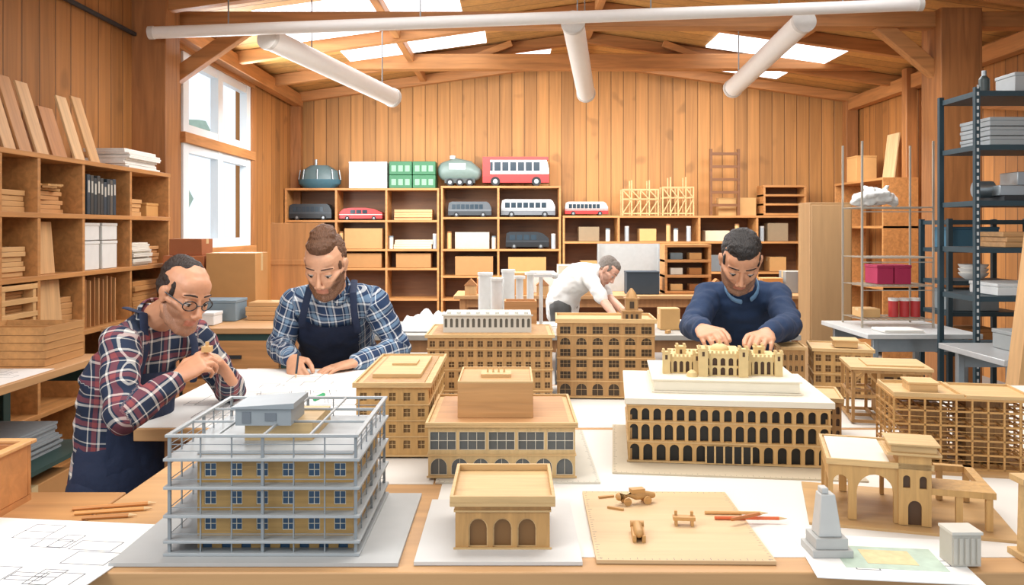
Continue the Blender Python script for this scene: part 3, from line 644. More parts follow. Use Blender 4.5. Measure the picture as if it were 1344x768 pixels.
papers('curled paper pile in far bay of middle left shelf',-2.76,5.92,LS[1],.28,.3,.16,'D9D2C4'); planks(5,-2.76,6.22,LS[1],.2,.18,.026,'small plank in far bay of middle left shelf','C79055',pi/2)
for i in range(9):
    lean('brown panel filed upright in third bay of lower left shelf, %s'%(['first','second','third','fourth','fifth','sixth','seventh','eighth','ninth'][i]+' from the near side'),-2.64,5.14+i*.055,.853,.012,.31-.01*(i%3),.2,0,'A8703A' if i%2 else 'C08A50')
planks(7,-2.76,6.05,.853,.4,.24,.035,'plank in far bay of lower left shelf','C08848',pi/2)
for i,z in enumerate((.882,.952,1.022,1.097)): planks(2,-2.76,4.435,z,.24,.2,.018,'thin board in pigeonhole level %s'%['one','two','three','four'][i],'B98449',pi/2,.01)
for i in range(5):
    r=T('wooden_tray','shallow slatted wooden tray on left workbench, %s of its stack'%('top' if i==4 else ORD[i]),'tray',(-2.28,3.92,.852+.035*i),random.uniform(-.03,.03),'wooden trays stacked on left bench')
    m=MB(); box_ring(m,-.19,.19,-.17,.17,0,.033,.012); m.build('rim',W('C38D4E','y',.2),r); m=MB()
    for j in range(4): m.bx(-.178,.178,-.15+j*.08,-.11+j*.08,.002,.01)
    m.build('slats',W('B9803F','x',.2),r)
boxy('large pale carton on the lower shelf of the left workbench',-2.28,3.1,.441,.4,.5,.25,'C9A77A'); papers('grey file pile on lower shelf of left workbench',-2.28,3.75,.441,.3,.4,.12,'8E9396')
boxy('big brown cardboard box on floor under left workbench',-2.25,3.6,.0,.4,.6,.36,'B5824C')
# bench by window
b=.852
boxy('orange red carton by window on the drawer bench',-2.38,6.22,b,.3,.3,.42,'B0663A'); boxy('large cardboard box at the back of drawer bench',-2.03,6.2,b,.36,.3,.44,'BF8D55'); boxy('small carton stacked on the orange red carton',-2.38,6.22,b+.422,.24,.22,.12,'9A5A34')
boxy('blue grey plastic box on the drawer bench',-1.98,5.7,b,.28,.24,.12,'7B8E99',0,'storage_box'); boxy('small white box in front of blue grey box',-2.0,5.42,b,.2,.16,.06,'D9DBDA',0,'storage_box')
boxy('dark grey toolbox in front of the orange red carton',-2.3,5.8,b,.2,.2,.26,'3B4548',0,'storage_box')
tag(MB().bx(-.2,.2,-.02,.02,0,.66).bx(-.2,.2,-.025,-.02,.34,.38).build('panel',W('C08344','z',.22,.8),loc=(-1.64,6.41,b),bev=.003),'upright wooden panel standing at the back of the drawer bench','panel')
planks(4,-1.62,5.75,b,.34,.2,.03,'plank on the drawer bench right side','D0A267')
# vehicles
def wheelset(r,L,w,rad,xs):
    for x in xs:
        for s in (-1,1):
            o=MB().cyl((x,s*(w/2)-.012,rad),(x,s*(w/2)+.012,rad),rad,n=18).build('wheel',M('1E1F20',.7),r)
            MB().cyl((x,s*(w/2+.013)-.002,rad),(x,s*(w/2+.013)+.002,rad),rad*.5,n=12).build('hub',STEEL,o)
def bus(label,px0,px1,z,hpx,body,stripe,lower,Y=11.18,nw=7,cat='model bus',w=.2,front=.06,rb=.0,lowk=.26,nm='model_bus'):
    x0,x1=X(px0,Y),X(px1,Y); L=x1-x0; H=hpx*Y/F; r=T(nm,label,cat,((x0+x1)/2,Y,z)); rad=H*.16
    hl=L/2; z0=rad*.7
    pr=[(-hl,z0),(hl,z0),(hl,z0+H*.5),(hl-front*.5,H*.9),(hl-front,H),(-hl+.05+rb,H),(-hl+.01+rb*.5,H*.92),(-hl,H*.6)]
    m=MB(); n=len(pr); m.poly([(a,-w/2,b_) for a,b_ in pr]); m.poly([(a,w/2,b_) for a,b_ in reversed(pr)])
    for i in range(n): a=pr[i];c=pr[(i+1)%n]; m.poly([(a[0],-w/2,a[1]),(a[0],w/2,a[1]),(c[0],w/2,c[1]),(c[0],-w/2,c[1])])
    m.build('body',M(body,.35),r)
    MB().bx(-hl-.002,hl+.002,-w/2-.004,w/2+.004,z0,z0+H*lowk).build('lower_panel',M(lower,.35),r)
    MB().bx(-hl-.001,hl+.001,-w/2-.003,w/2+.003,H*.42,H*.47).build('stripe',M(stripe,.35),r)
    for i in range(nw):
        a=-hl+.05+rb+i*(L-.12-rb-front*.5)/nw; MB().bx(a,a+(L-.12-rb-front*.5)/nw*.8,-w/2-.004,w/2+.004,H*.52,H*.82).build('window',M('2B3A44',.15),r)
    wheelset(r,L,w,rad,(-hl*.62,hl*.62)); return r
r=bus('red and white model bus on top of the central back shelving',634,720,2.032,38,'E6DFD6','E8E4DC','B42A26',lowk=.3)
MB().bx(-.44,.43,-.1035,.1035,.345,.387).bx(-.439,-.34,-.1045,.1045,.13,.345).build('red_band',M('C1342C',.4),r)
bus('long grey model coach in the upper left bay of central shelving',589,645,1.622,20,'565C60','7A8084','3A3F42')
bus('white model coach in the upper right bay of central shelving',658,728,1.622,23,'D6D6D2','8A8F93','6E7377')
bus('black model van in the middle bay of central shelving',664,720,1.202,22,'23282C','3B4146','191B1D',nw=4,front=.15)
bus('dark model locomotive in the left bay of left back shelving',382,437,1.582,21,'2B3237','454D52','1E2326',cat='model train',nm='model_train')
bus('red and white model tram on the lower right shelving',741,797,1.642,18,'C9C2BA','C0352F','B8322E',nw=8,cat='model train',nm='model_train')
bus('low red and white model car on the left back shelving',447,503,1.582,16,'B8322E','D8D2CA','A52C2A',nw=3,cat='model car',front=.22,rb=.1,nm='model_car')
r=T('model_engine','rounded grey green model vehicle standing left of the red bus','model vehicle',(X(604,11.18),11.18,2.032))
MB().loft([(-.2,0,.2),(-.05,0,.22),(.12,0,.2),(.2,0,.17)],[(.1,.13),(.12,.16),(.12,.14),(.09,.1)],side=(0,1,0),n=18).build('shell',M('74867F',.4),r)
MB().bx(-.2,.2,-.09,.09,.04,.1).build('chassis',M('3F4745',.5),r); MB().bx(-.14,.08,-.125,.125,.22,.3).build('window',M('C9D2D0',.2),r); MB().cyl((-.1,0,.36),(-.1,0,.41),.04).build('funnel',M('B9C2BE',.4),r)
wheelset(r,.4,.18,.05,(-.13,0,.13))
r=T('model_boat','teal and grey round model boat on the left back shelving','model boat',(-2.57,11.2,2.002))
MB().loft([(0,0,0),(0,0,.06),(0,0,.12)],[(.2,.1),(.28,.15),(.29,.16)],n=24,caps=False).build('hull',M('3F6673',.4),r)
MB().loft([(0,0,.12),(0,0,.24),(0,0,.31)],[(.26,.13),(.24,.12),(.12,.07)],n=20,caps=False).build('cabin',M('5E7477',.4),r)
for i in range(8): a=i*pi/4; MB().cyl((.28*cos(a),.15*sin(a),.12),(.26*cos(a),.14*sin(a),.25),.008,n=8).build('post',STEEL,r)
MB().cyl((-.05,0,.3),(-.05,0,.39),.02,n=10).build('mast',STEEL,r)
boxy('plain white carton between the boat and green crates',-1.9,11.2,2.002,.5,.3,.33,'D9DAD8',0,'storage_box')
for i in range(2):
    for j in range(2):
        r=T('green_crate','%s %s green plastic crate on the left back shelving'%(['lower','upper'][j],['left','right'][i]),'crate',(-1.47+i*.31,11.2,2.002+j*.18),0,'green crates on the back shelving')
        MB().bx(-.15,.15,-.15,.15,0,.175).build('body',M('2F6E47',.5),r,bev=.005)
        m=MB()
        for a in range(3): m.bx(-.12+a*.09,-.06+a*.09,-.153,-.15,.04,.12)
        m.build('vent',M('7FA98A',.5),r)
planks(4,-1.3,11.18,1.582,.5,.24,.035,'plank in upper right bay of left back shelving','C99B62')
planks(4,-1.3,11.18,1.202,.5,.24,.03,'plank in middle right bay of left back shelving','D9C29B')
boxy('cardboard box in middle bay of left back shelving',-1.96,11.2,1.202,.5,.3,.27,'B98D5A'); boxy('grey box in middle bay of left back shelving',-2.6,11.2,1.202,.5,.3,.2,'6E777B',0,'storage_box')
crate('pale crate in middle left bay of central shelving',-.75,-.3,11.05,11.35,1.202,.22,M('B9B29F',.7))
boxy('brown box in lower left bay of central shelving',-.5,11.2,.852,.5,.3,.25,'A87B4A'); boxy('brown carton in lower right bay of central shelving',.2,11.2,.852,.5,.3,.24,'B98A52')
for i,x in enumerate((-2.6,-1.95,-1.3)): boxy('%s brown carton low in left back shelving'%['left','middle','right'][i],x,11.2,.952,.46,.3,.19,'A97A48')
for i,(a,b_,h) in enumerate(((816,862,46),(868,908,50))):
    x0,x1=X(a,11.2),X(b_,11.2); w=(x1-x0)/2; r=T('truss_model','%s open wooden truss model on the low back shelving'%['left','right'][i],'wooden model',((x0+x1)/2,11.2,1.642)); H=h*11.2/F; mt=W('CFA468','x',.15)
    for u in range(5):
        for y in (-.1,.1): MB().bx(-w+u*w/2-.009,-w+u*w/2+.009,y-.01,y+.01,0,H*(.75+.25*(u%2))).build('post',mt,r)
    for z in (.02,H*.45,H*.72):
        for y in (-.1,.1): MB().bx(-w,w,y-.008,y+.008,z,z+.016).build('rail',mt,r)
    for u in range(4):
        m=MB(); a_=-w+u*w/2; m.bar((a_,-.112,.03),(a_+w/2,-.112,H*.45),.006,.013); m.bar((a_+w/2,-.112,H*.45),(a_,-.112,H*.72),.006,.013); m.build('brace',mt,r)
r=T('ladder_frame','small upright ladder shaped wooden frame on low back shelving','wooden frame',(X(951,11.1),11.1,1.642)); LF=W('7A4A1E','x',.2)
for x in (-.2,.165): MB().bx(x,x+.035,-.02,.02,0,.88).build('stile',LF,r)
for i in range(5): MB().bx(-.165,.165,-.015,.015,.12+i*.17,.155+i*.17).build('rung',LF,r)
for i in range(2): boxy('%s tan carton beside the ladder shaped frame'%['left','right'][i],X(955+i*26,11.2),11.28,1.642,.24,.14,.24,'C69B63')
r=shelves('small slatted wooden rack at right end of low back shelving',(X(1002,11.1),11.05,1.642),0,.54,.3,.4,[0,.54],[.03,.16,.28,.4],SW,name='slatted_rack')
cols=['B98A52','8E7A5E','A9A7A0','C9A066','6B6F70','D2C3A5']
n=0
for bx_,nm in ((1.02,'first'),(1.8,'second'),(2.72,'third'),(3.52,'fourth')):
    for z,zn in ((.902,'lower'),(1.302,'upper')):
        boxy('%s bay %s shelf carton in the long back shelving'%(nm,zn),bx_,11.22,z,.22+.05*(n%3),.26,.14+.05*(n*2%5)*.5,cols[n%6]); n+=1
for i,x in enumerate((1.27,1.52,2.07,2.17,2.34,2.98,3.08,3.31,-2.26,-1.6,-1.02,-.83,-.24,.55)):
    rr=.03; zz=1.302 if i<8 else 1.202; hh=.15+.03*(i%3)
    r=T('paper_roll','small pale roll or jar standing among the back shelving boxes','roll',(x,11.1,zz),0,'small rolls standing in the back shelving'); MB().cyl((0,0,0),(0,0,hh),rr,n=14).build('tube',M(['D8D2C2','A9B2B6','C9A36B'][i%3],.6),r); MB().cyl((0,0,hh),(0,0,hh+.02),rr,n=14).build('cap',M(['6F7C82','C8C5BC','8A5A30'][i%3],.6),r)
boxy('wooden box on the corner wall shelf',4.38,10.5,2.052,.25,.3,.3,'C9985D',0,'wooden_box')
lean('pale board leaning above the corner wall shelf',4.5,10.0,2.052,.3,.55,.02,-.12,'D9B47F')
boxy('white carton left of the pale display panel',.33,9.1,.782,.26,.26,.2,'D9DAD8',0,'storage_box')
boxy('dark blue carton in front of the pale display panel',X(842,8.85),8.85,.782,.34,.2,.22,'2E3A44',0,'storage_box')
tag(MB().bx(-.34,.34,-.015,.015,0,.52).bx(-.34,-.32,-.03,.03,0,.52).bx(.32,.34,-.03,.03,0,.52).build('white_panel',M('B4B8B7',.6),loc=(X(825,9.2),9.22,.782)),'large pale grey display panel standing behind the man in white','panel')
r=shelves('small orange rack on rear bench right of the man in white',(X(872,8.9),8.8,.782),0,.46,.3,.52,[0,.46],[.03,.2,.36,.52],SW,name='small_rack')
for i in range(6): boxy('%s little carton stowed in the small orange rack, %s side'%(['lowest','middle','upper'][i//2],['left','right'][i%2]),X(872,8.9)+.12+.2*(i%2),8.93,(.813,.983,1.143)[i//2],.13,.16,.07,['C9A36B','8A5A30','D8D2C2','A9713C','6F7C82','C9985D'][i])
for i,(px,y) in enumerate(((640,8.95),(680,8.8),(745,9.0),(1010,9.0),(1040,9.05),(1066,8.75))): boxy(['brown','tan','pale','dark tan','grey','wooden'][i]+' carton on the low rear bench',X(px,y),y,.782,.22,.22,.16+.07*(i%3),['A9713C','C9985D','D8CDB8','B07B42','8C8F8D','BB8347'][i])
for i,px in enumerate((618,648,712,768,940,958)):
    r=T('house_model','tiny unpainted gabled wooden house on the low rear bench','wooden model',(X(px,8.68),8.68,.782),0,'tiny wooden houses on the rear bench')
    MB().bx(-.06,.06,-.05,.05,0,.1).build('walls',W('C99B60','z',.15),r)
    m=MB(); m.poly([(-.07,-.06,.1),(.07,-.06,.1),(0,-.06,.17)]); m.poly([(-.07,.06,.1),(0,.06,.17),(.07,.06,.1)]); m.poly([(-.07,-.06,.1),(0,-.06,.17),(0,.06,.17),(-.07,.06,.1)]); m.poly([(.07,-.06,.1),(.07,.06,.1),(0,.06,.17),(0,-.06,.17)]); m.poly([(-.07,-.06,.1),(-.07,.06,.1),(.07,.06,.1),(.07,-.06,.1)]); m.build('roof',W('A9713C','y',.2),r)
# mid bench
b=.752
r=T('foam_sheet','white rumpled foam sheet on the middle bench','foam',(-.56,6.0,b))
m=MB()
NX,NY=34,22
for j in range(NY+1):
    for i in range(NX+1):
        x=-.26+.52*i/NX; y=-.2+.4*j/NY; e=min(i,NX-i,j*1.3,(NY-j)*1.3)/6
        h=.004+min(1,e)*(.05+.09*abs(noise.noise(V((x*7,y*8,3.1))))+.05*abs(noise.noise(V((x*16,y*15,1.7)))))
        m.v.append((x+.03*noise.noise(V((y*6,x*3,0))),y,h))
for j in range(NY):
    for i in range(NX): a=j*(NX+1)+i; m.f.append((a,a+1,a+NX+2,a+NX+1)); m.m.append(0)
m.build('sheet',M('DCDDDB',.8,0,.04),r)
for i in range(5):
    tag(MB().bx(-.12,.12,-.085,.085,0,.002).build('loose_paper',PAPER,loc=(.05+.21*i,6.3-.04*(i%2),b+.0005),rz=.3*(i%3)-.3),'loose white paper sheet on the back of the middle bench','paper','loose papers on the middle bench')
SIL=M('D2D3D0',.5)
for i,(px,y,r_,h) in enumerate(((637,6.2,.052,.37),(652,6.03,.042,.34),(667,6.25,.048,.39),(682,6.1,.026,.35),(696,6.25,.026,.37))):
    o=T('model_silo','%s pale grey cylinder on the middle bench behind rear models'%['leftmost','second','tallest middle','fourth thin','rightmost thin'][i],'cylinder',(X(px,y),y,b+.003)); MB().cyl((0,0,0),(0,0,h),r_,n=24).build('tube',SIL,o); MB().cyl((0,0,h),(0,0,h+.02),r_*(1.1 if i<3 else 1.6),n=24).build('rim',M('DCDCD8',.5),o)
o=T('model_crane','small grey crane like model beside the pale cylinders','model',(X(710,6.0),6.0,b)); MB().cyl((0,0,0),(0,0,.38),.014,n=10).build('mast',SIL,o); MB().bx(-.05,.1,-.015,.015,.37,.39).build('arm',SIL,o); MB().ell((.1,0,.38),(.025,.025,.025)).build('head',SIL,o)
crate('wooden crate at the foot of the pale cylinders',X(662,5.85),X(704,5.85),5.75,5.93,b,.22,WB)
papers('grey paper pile at left of the middle bench',-1.02,5.85,b,.26,.26,.06,'A9ABA9'); papers('white paper pile on right of the middle bench',1.4,6.0,b,.4,.3,.05)
boxy('small tan carton right of the man in white',1.12,6.0,b,.14,.14,.15,'C39A62'); boxy('low blue grey box left on the middle bench',-1.08,6.25,b,.22,.18,.12,'6F8089',0,'storage_box')
planks(3,-.19,5.8,b,.22,.18,.03,'plank on the middle bench near foam','C9985D')
for i in range(7):
    tag(MB().bx(-.03,.03,-.012,.012,0,.02+.01*(i%3)).build('wood_offcut',CW,loc=(.35+.12*i,5.75+.05*(i%3),b),rz=i*.7),'small wood offcut scattered on the middle bench','offcut','offcuts scattered on the middle bench')
# right side racks
def rack(label,x0,x1,y0,y1,z0,z1,zs,mt,name='metal_rack',pr=.014,wire=False,cat='rack',sm=None,holes=False):
    r=T(name,label,cat,((x0+x1)/2,(y0+y1)/2,z0)); w=(x1-x0)/2;d=(y1-y0)/2
    for a in (-1,1):
        for c in (-1,1):
            m=MB(); m.bx(a*w-pr,a*w+pr,c*d-pr,c*d+pr,0,z1-z0)
            if holes and c<0:
                q=.03
                while q<z1-z0: m.bx(a*w-pr*.4,a*w+pr*.4,c*d-pr-.002,c*d-pr,q,q+.02,1); q+=.04
            m.build('post',[mt,M('C9CDCD',.5)],r)
    for z in zs:
        z-=z0; m=MB()
        if wire:
            for i in range(15): x=-w+2*w*i/14; m.bx(x-.002,x+.002,-d,d,z-.006,z-.002)
            for i in range(3): y=-d+d*i; m.bx(-w,w,y-.004,y+.004,z-.012,z-.004)
            m.bx(-w,w,-d-.004,-d+.004,z-.04,z-.034)
        else: m.bx(-w,w,-d,d,z-.03,z)
        m.build('wire_shelf' if wire else 'shelf',sm or mt,r)
    return r
rack('tall dark steel rack at the right frame edge with perforated posts',2.66,3.55,4.8,5.2,0,2.28,[2.26,1.95,1.63,1.36,1.08,.78,.4],DSTEEL,holes=True,pr=.014)
rack('dark steel rack behind the perforated rack',3.08,3.62,5.9,6.3,0,1.54,[1.53,1.33,1.1,.88,.6],DSTEEL,pr=.016)
rack('thin wire rack standing on the white metal table',2.36,2.84,5.65,5.98,.801,2.06,[1.62,1.28,1.09,.86],M('B9B0A0',.35,.5),'wire_rack',.006,True)
r=T('plastic_bag','crumpled pale plastic bag on upper shelf of wire rack','bag',(2.53,5.82,1.618)); m=MB()
m.loft([(-.13,0,.05),(-.05,0,.075),(.05,0,.07),(.12,0,.045)],[(.05,.04),(.085,.065),(.08,.06),(.05,.035)],side=(0,1,0)); m.loft([(-.06,0,.1),(-.08,.01,.15)],[.03,.014]); m.loft([(.04,0,.1),(.07,0,.14)],[.03,.012])
bg_=fuse(m,'film',M('D4D6D3',.2,0,.06,60,.3),r,.009,3,.022,16,False)
for i in range(2): boxy('%s magenta plastic box on the wire rack'%['left','right'][i],2.54+i*.12,5.8,1.091,.112,.2,.11,'A8284F',0,'storage_box')
for i in range(3):
    r=T('jar','%s red jar with white lid on the lowest wire shelf'%['left','middle','right'][i],'jar',(2.63+i*.075,5.78,.862),0,'red jars on the wire rack'); MB().cyl((0,0,0),(0,0,.11),.033,n=16).build('glass',M('B83A3A',.3),r); MB().cyl((0,0,.11),(0,0,.13),.034,n=16).build('lid',WHITE,r)
boxy('tan carton on the lowest wire shelf',2.45,5.8,.862,.13,.16,.06,'C9A06A')
r=T('storage_cabinet','tall plain brown panel cabinet between shelving and wire rack','cabinet',(2.56,6.75,0)); MB().bx(-.17,.17,-.02,.25,0,1.68).build('body',W('A8804F','z',.12,.6),r,bev=.004); MB().bx(-.16,.16,-.03,-.021,.05,1.66).build('door',W('B38B5A','z',.12,.6),r,bev=.003)
papers('white papers pile on the white metal table',2.5,5.45,.801,.25,.2,.02)
boxy('grey metal case on the right edge metal table',2.75,4.3,.841,.4,.3,.08,'8E9291',0,'storage_box')
boxy('white bin on floor under the grey metal table',2.75,4.31,0,.4,.36,.42,'C9CCCA',0,'storage_box')
r=T('gearbox_model','grey metal gearbox like part on the steel rack','machine part',(3.05,4.98,1.632)); MB().bx(-.22,.2,-.12,.12,.03,.09).bx(-.1,.12,-.09,.09,.09,.17).build('housing',STEEL,r,bev=.004); MB().cyl((-.2,0,.07),(-.3,0,.07),.05).build('shaft',STEEL,r); MB().bx(-.2,.18,-.13,.13,0,.03).build('foot_plate',DARK,r)
for i in range(3): boxy('%s wide grey metal tray stacked on top shelf of steel rack'%['bottom','middle','top'][i],3.05,4.98,1.952+i*.055,.6,.32,.03,'9AA0A2',0,'metal_case')
boxy('pale metal block on uppermost rack shelf',3.05,4.98,2.262,.24,.2,.1,'A9ADAD',0,'metal_case')
r=T('flask','small dark flask on the uppermost rack shelf','bottle',(2.76,4.9,2.262)); MB().loft([(0,0,0),(0,0,.08),(0,0,.1)],[.03,.03,.015],caps=False).build('body',M('3F4B4B',.4),r); MB().cyl((0,0,.1),(0,0,.13),.014).build('cap',STEEL,r)
planks(3,3.15,4.98,1.362,.6,.3,.03,'plank on the chest high shelf of steel rack','B98A52')
boxy('white tray on the lower shelf of steel rack',3.05,4.98,1.082,.5,.3,.05,'D2D4D2',0,'storage_box')
for i in range(3):
    r=T('bowl','%s white bowl on the dark rear rack'%['bottom','middle','top'][i],'bowl',(3.33,6.05,1.102+i*.03),0,'white bowls on the rear rack'); MB().loft([(0,0,0),(0,0,.03),(0,0,.05)],[.05,.09,.1],caps=False).build('body',WHITE,r)
for i,z in enumerate((1.332,.882,.602)): boxy(['blue','grey','brown'][i]+' box on the dark rear rack',3.3,6.1,z,.34,.26,.13,['3F6A80','7C8486','A9713C'][i],0,'storage_box')
o=MB().bar((0,0,.0),(.2,0,1.62),.03,.1).build('board',W('D0A062','z',.15),loc=(2.25,3.9,.005)); tag(o,'pale timber batten leaning at the right frame edge','board')
# ---------------------------------------------------------------- people
def hand(mb,wr,d,n,right,curl,sc=1,thumb=.6,spread=.05):
    wr=V(wr);d=V(d).normalized();n=V(n);n=(n-d*n.dot(d)).normalized();a=d.cross(n)*(1 if right else -1)
    mb.loft([wr-d*.02*sc,wr+d*.02*sc,wr+d*.055*sc,wr+d*.086*sc],[(.025*sc,.019*sc),(.031*sc,.018*sc),(.039*sc,.016*sc),(.037*sc,.012*sc)],side=a,n=14)
    for i,(off,L,r0) in enumerate(((.030,.070,.0092),(.0105,.078,.0096),(-.0105,.073,.0090),(-.030,.056,.0080))):
        p=wr+(d*(.086 if i<3 else .078)+a*off)*sc; ang=0;pts=[p-d*.02*sc,p];rad=[r0*sc,r0*sc]
        sp=(1.5-i)*spread
        for j,f in enumerate((.45,.3,.25)):
            ang+=radians(curl[i])*(1 if j else .8); dd=(d*cos(ang)+n*sin(ang)+a*sp*cos(ang)).normalized()
            p=p+dd*L*f*sc; pts.append(p); rad.append(r0*sc*(.92-.1*j))
        mb.loft(pts,rad,side=a,n=10)
    p=wr+(d*.022+a*.022+n*.004)*sc; dd=(d*.65+a*.65+n*.35*thumb).normalized(); q=p+dd*.042*sc
    d2=(d*.9+a*.1+n*.5*thumb).normalized(); q2=q+d2*.032*sc; d3=(d*.9-a*.15+n*.6*thumb).normalized(); q3=q2+d3*.024*sc
    mb.loft([p,q,q2,q3],[.015*sc,.0125*sc,.0105*sc,.0085*sc],side=n,n=10)
def person(label,J,shirtm,skinm,hairm,eyeb,hs=1.0,vox=.0035,apron=None,pantm=None,hair='short',glasses=False,collar=True,s=1.0,disp=.005,inner=None,bd=.002,sleeve=.93):
    pel,wai,che,nec,hc=[V(J[q]) for q in ('pel','wai','che','nec','head')]
    shr,shl,elr,ell_,wrr,wrl=[V(J[q]) for q in ('shr','shl','elr','ell','wrr','wrl')]
    base=V((pel.x,pel.y,0)); root=T('person',label,'person',base)
    right=(shr-shl).normalized(); hip_r=right.copy(); hip_r.z=0; hip_r.normalize()
    fw=V(J['fwd']).normalized(); up=V(J['up']); up=(up-fw*up.dot(fw)).normalized(); hr=fw.cross(up)
    HM=Matrix((hr,fw,up)).transposed()
    Hh=lambda x,y,z: hc+HM@(V((x,y,z))*hs)
    def he(mb,c,r,tilt=0):
        R=HM@Matrix.Rotation(tilt,3,'X') if tilt else HM
        mb.ell(Hh(*c),tuple(q*hs for q in r),R,20)
    def torso(mb,e,low=True):
        pts=([pel-V((0,0,.09)),pel] if low else [pel])+[wai,che,che.lerp(nec,.6),nec]
        R=([(.165+e,.125+e),(.17+e,.13+e)] if low else [(.165+e,.13+e)])+[(.15+e,.12+e),(.165+e,.122+e),(.12+e,.09+e),(.062+e*.5,.06+e*.5)]
        mb.loft(pts,[(a*s,b*s) for a,b in R],side=right,n=24)
        mid=che.lerp(nec,.62)
        mb.loft([shl,shl.lerp(mid,.5),mid,shr.lerp(mid,.5),shr],[(.055+e)*s,(.068+e)*s,(.078+e)*s,(.068+e)*s,(.055+e)*s],side=V((0,0,1)))
    def arm(mb,a,b,c,e,end=1.0):
        if end<=.5:
            q=a.lerp(b,.85); mb.loft([a,a.lerp(b,.45),q],[(.055+e)*s,(.05+e)*s,(.048+e)*s]); return
        w=b.lerp(c,end)
        mb.loft([a,a.lerp(b,.45),b],[(.055+e)*s,(.048+e)*s,(.041+e)*s]); mb.loft([b,b.lerp(w,.4),w],[(.041+e)*s,(.041+e)*s,(.029+e*.9)*s])
    feet=[V((pel.x,pel.y,0))+hip_r*.11,V((pel.x,pel.y,0))-hip_r*.11]
    fdir=V((0,0,1)).cross(hip_r)
    def legs(mb,e):
        for ft,sg in zip(feet,(1,-1)):
            hp=pel+hip_r*.09*sg-V((0,0,.03)); an=V((ft[0],ft[1],.09)); kn=hp.lerp(an,.5)+fdir*.03
            mb.loft([hp,hp.lerp(kn,.5),kn],[(.09+e)*s,(.078+e)*s,(.058+e)*s]); mb.loft([kn,kn.lerp(an,.35),an],[(.058+e)*s,(.056+e)*s,(.038+e)*s])
    m=MB(); torso(m,-.008); arm(m,shl,ell_,wrl,-.006); arm(m,shr,elr,wrr,-.006); legs(m,-.01)
    for ft in feet: m.loft([V((ft[0],ft[1],.1)),V((ft[0],ft[1],.05)),V((ft[0],ft[1],.045))+fdir*.08,V((ft[0],ft[1],.035))+fdir*.15],[.036,.036,.036,.025])
    hsz=J.get('hand',s*.98)
    hand(m,wrr,*J['hr'][:2],True,J['hr'][2],hsz); hand(m,wrl,*J['hl'][:2],False,J['hl'][2],hsz)
    he(m,(0,-.014,.032),(.071,.092,.08)); he(m,(0,.024,-.022),(.062,.060,.062)); he(m,(0,.038,.046),(.056,.038,.044))
    m.loft([Hh(-.056,-.002,-.045),Hh(-.046,.03,-.078),Hh(-.023,.060,-.098),Hh(0,.068,-.103),Hh(.023,.060,-.098),Hh(.046,.03,-.078),Hh(.056,-.002,-.045)],[.014*hs,.016*hs,.0155*hs,.0155*hs,.0155*hs,.016*hs,.014*hs],side=up,n=12)
    he(m,(0,.038,-.07),(.044,.040,.034)); he(m,(0,.0725,-.101),(.014,.012,.013))
    for a in (-1,1):
        m.loft([Hh(a*.062,.01,-.012),Hh(a*.052,.045,-.012),Hh(a*.036,.064,-.022)],[.010*hs,.0125*hs,.013*hs],side=up,n=10)
        he(m,(a*.031,.0655,.0115),(.0155,.012,.0075)); he(m,(a*.031,.0645,-.0065),(.014,.010,.004)); he(m,(a*.0125,.0925,-.035),(.0078,.010,.0068))
        he(m,(a*.0735,-.008,-.004),(.0055,.015,.026),-.15); he(m,(a*.078,-.013,.006),(.0055,.014,.019),-.15); he(m,(a*.072,-.004,-.024),(.005,.008,.009))
    m.loft([Hh(-.048,.058,.025),Hh(-.022,.0725,.030),Hh(0,.073,.022),Hh(.022,.0725,.030),Hh(.048,.058,.025)],[.0065*hs,.0085*hs,.008*hs,.0085*hs,.0065*hs],side=up,n=10)
    m.loft([Hh(0,.074,.022),Hh(0,.088,-.006),Hh(0,.102,-.027),Hh(0,.094,-.037)],[.0068*hs,.0078*hs,.0105*hs,.008*hs],side=hr,n=10)
    he(m,(0,.0775,-.0575),(.0215,.0095,.0046)); he(m,(0,.0765,-.068),(.018,.0095,.0056)); he(m,(0,.062,-.05),(.03,.02,.02))
    m.loft([nec-(nec-che).normalized()*.04,nec,nec.lerp(Hh(0,-.02,-.06),.55),Hh(0,-.015,-.055)],[.060*s,.056*s,.053*s,.052*s],side=right,n=16)
    body=fuse(m,'body',skinm,root,vox,1)
    me=body.data; inv=HM.transposed(); nb=len(me.vertices); B=[0.0]*nb; L=[0.0]*nb
    ns=[v.normal.copy() for v in me.vertices]
    for i,v in enumerate(me.vertices):
        p=inv@(v.co+base-hc)/hs; ax=abs(p.x)
        if ax<.0665 and -.125<p.z<.02 and -.02<p.y<.108 and p.y>-.02+max(0,-(p.z+.09))*2.5:
            bz_=-.044+max(0,ax-.028)*1.15
            B[i]=max(0,min(1,(bz_-p.z)/.012))
            if p.y>.07 and ax<.021 and -.0745<p.z<-.0535: L[i]=1; B[i]=0
            elif p.z<-.03: v.co+=ns[i]*bd*B[i]*hs
    at_=me.attributes.new('beard','FLOAT','POINT'); at_.data.foreach_set('value',B)
    at_=me.attributes.new('lip','FLOAT','POINT'); at_.data.foreach_set('value',L)
    def loc(mb,nm,mt,par=root):
        for i,v in enumerate(mb.v): mb.v[i]=tuple(V(v)-base)
        return mb.build(nm,mt,par)
    for a in (-1,1):
        m=MB(); m.ell(Hh(a*.031,.0655,.003),(.0118*hs,)*3,None,14); e=loc(m,'eye',M('CFC8C0',.25))
        m=MB(); m.ell(Hh(a*.031,.0748,-.0005),(.0055*hs,.0034*hs,.0055*hs),HM,12); loc(m,'iris',M('2A1B12',.2),e)
        m=MB(); m.loft([Hh(a*.0455,.066,.0035),Hh(a*.038,.0762,.0052),Hh(a*.031,.0782,.0055),Hh(a*.022,.0755,.0035)],[.0009*hs,.0014*hs,.0014*hs,.0009*hs],side=up,n=6); loc(m,'eyelash',M('1B1310'),e)
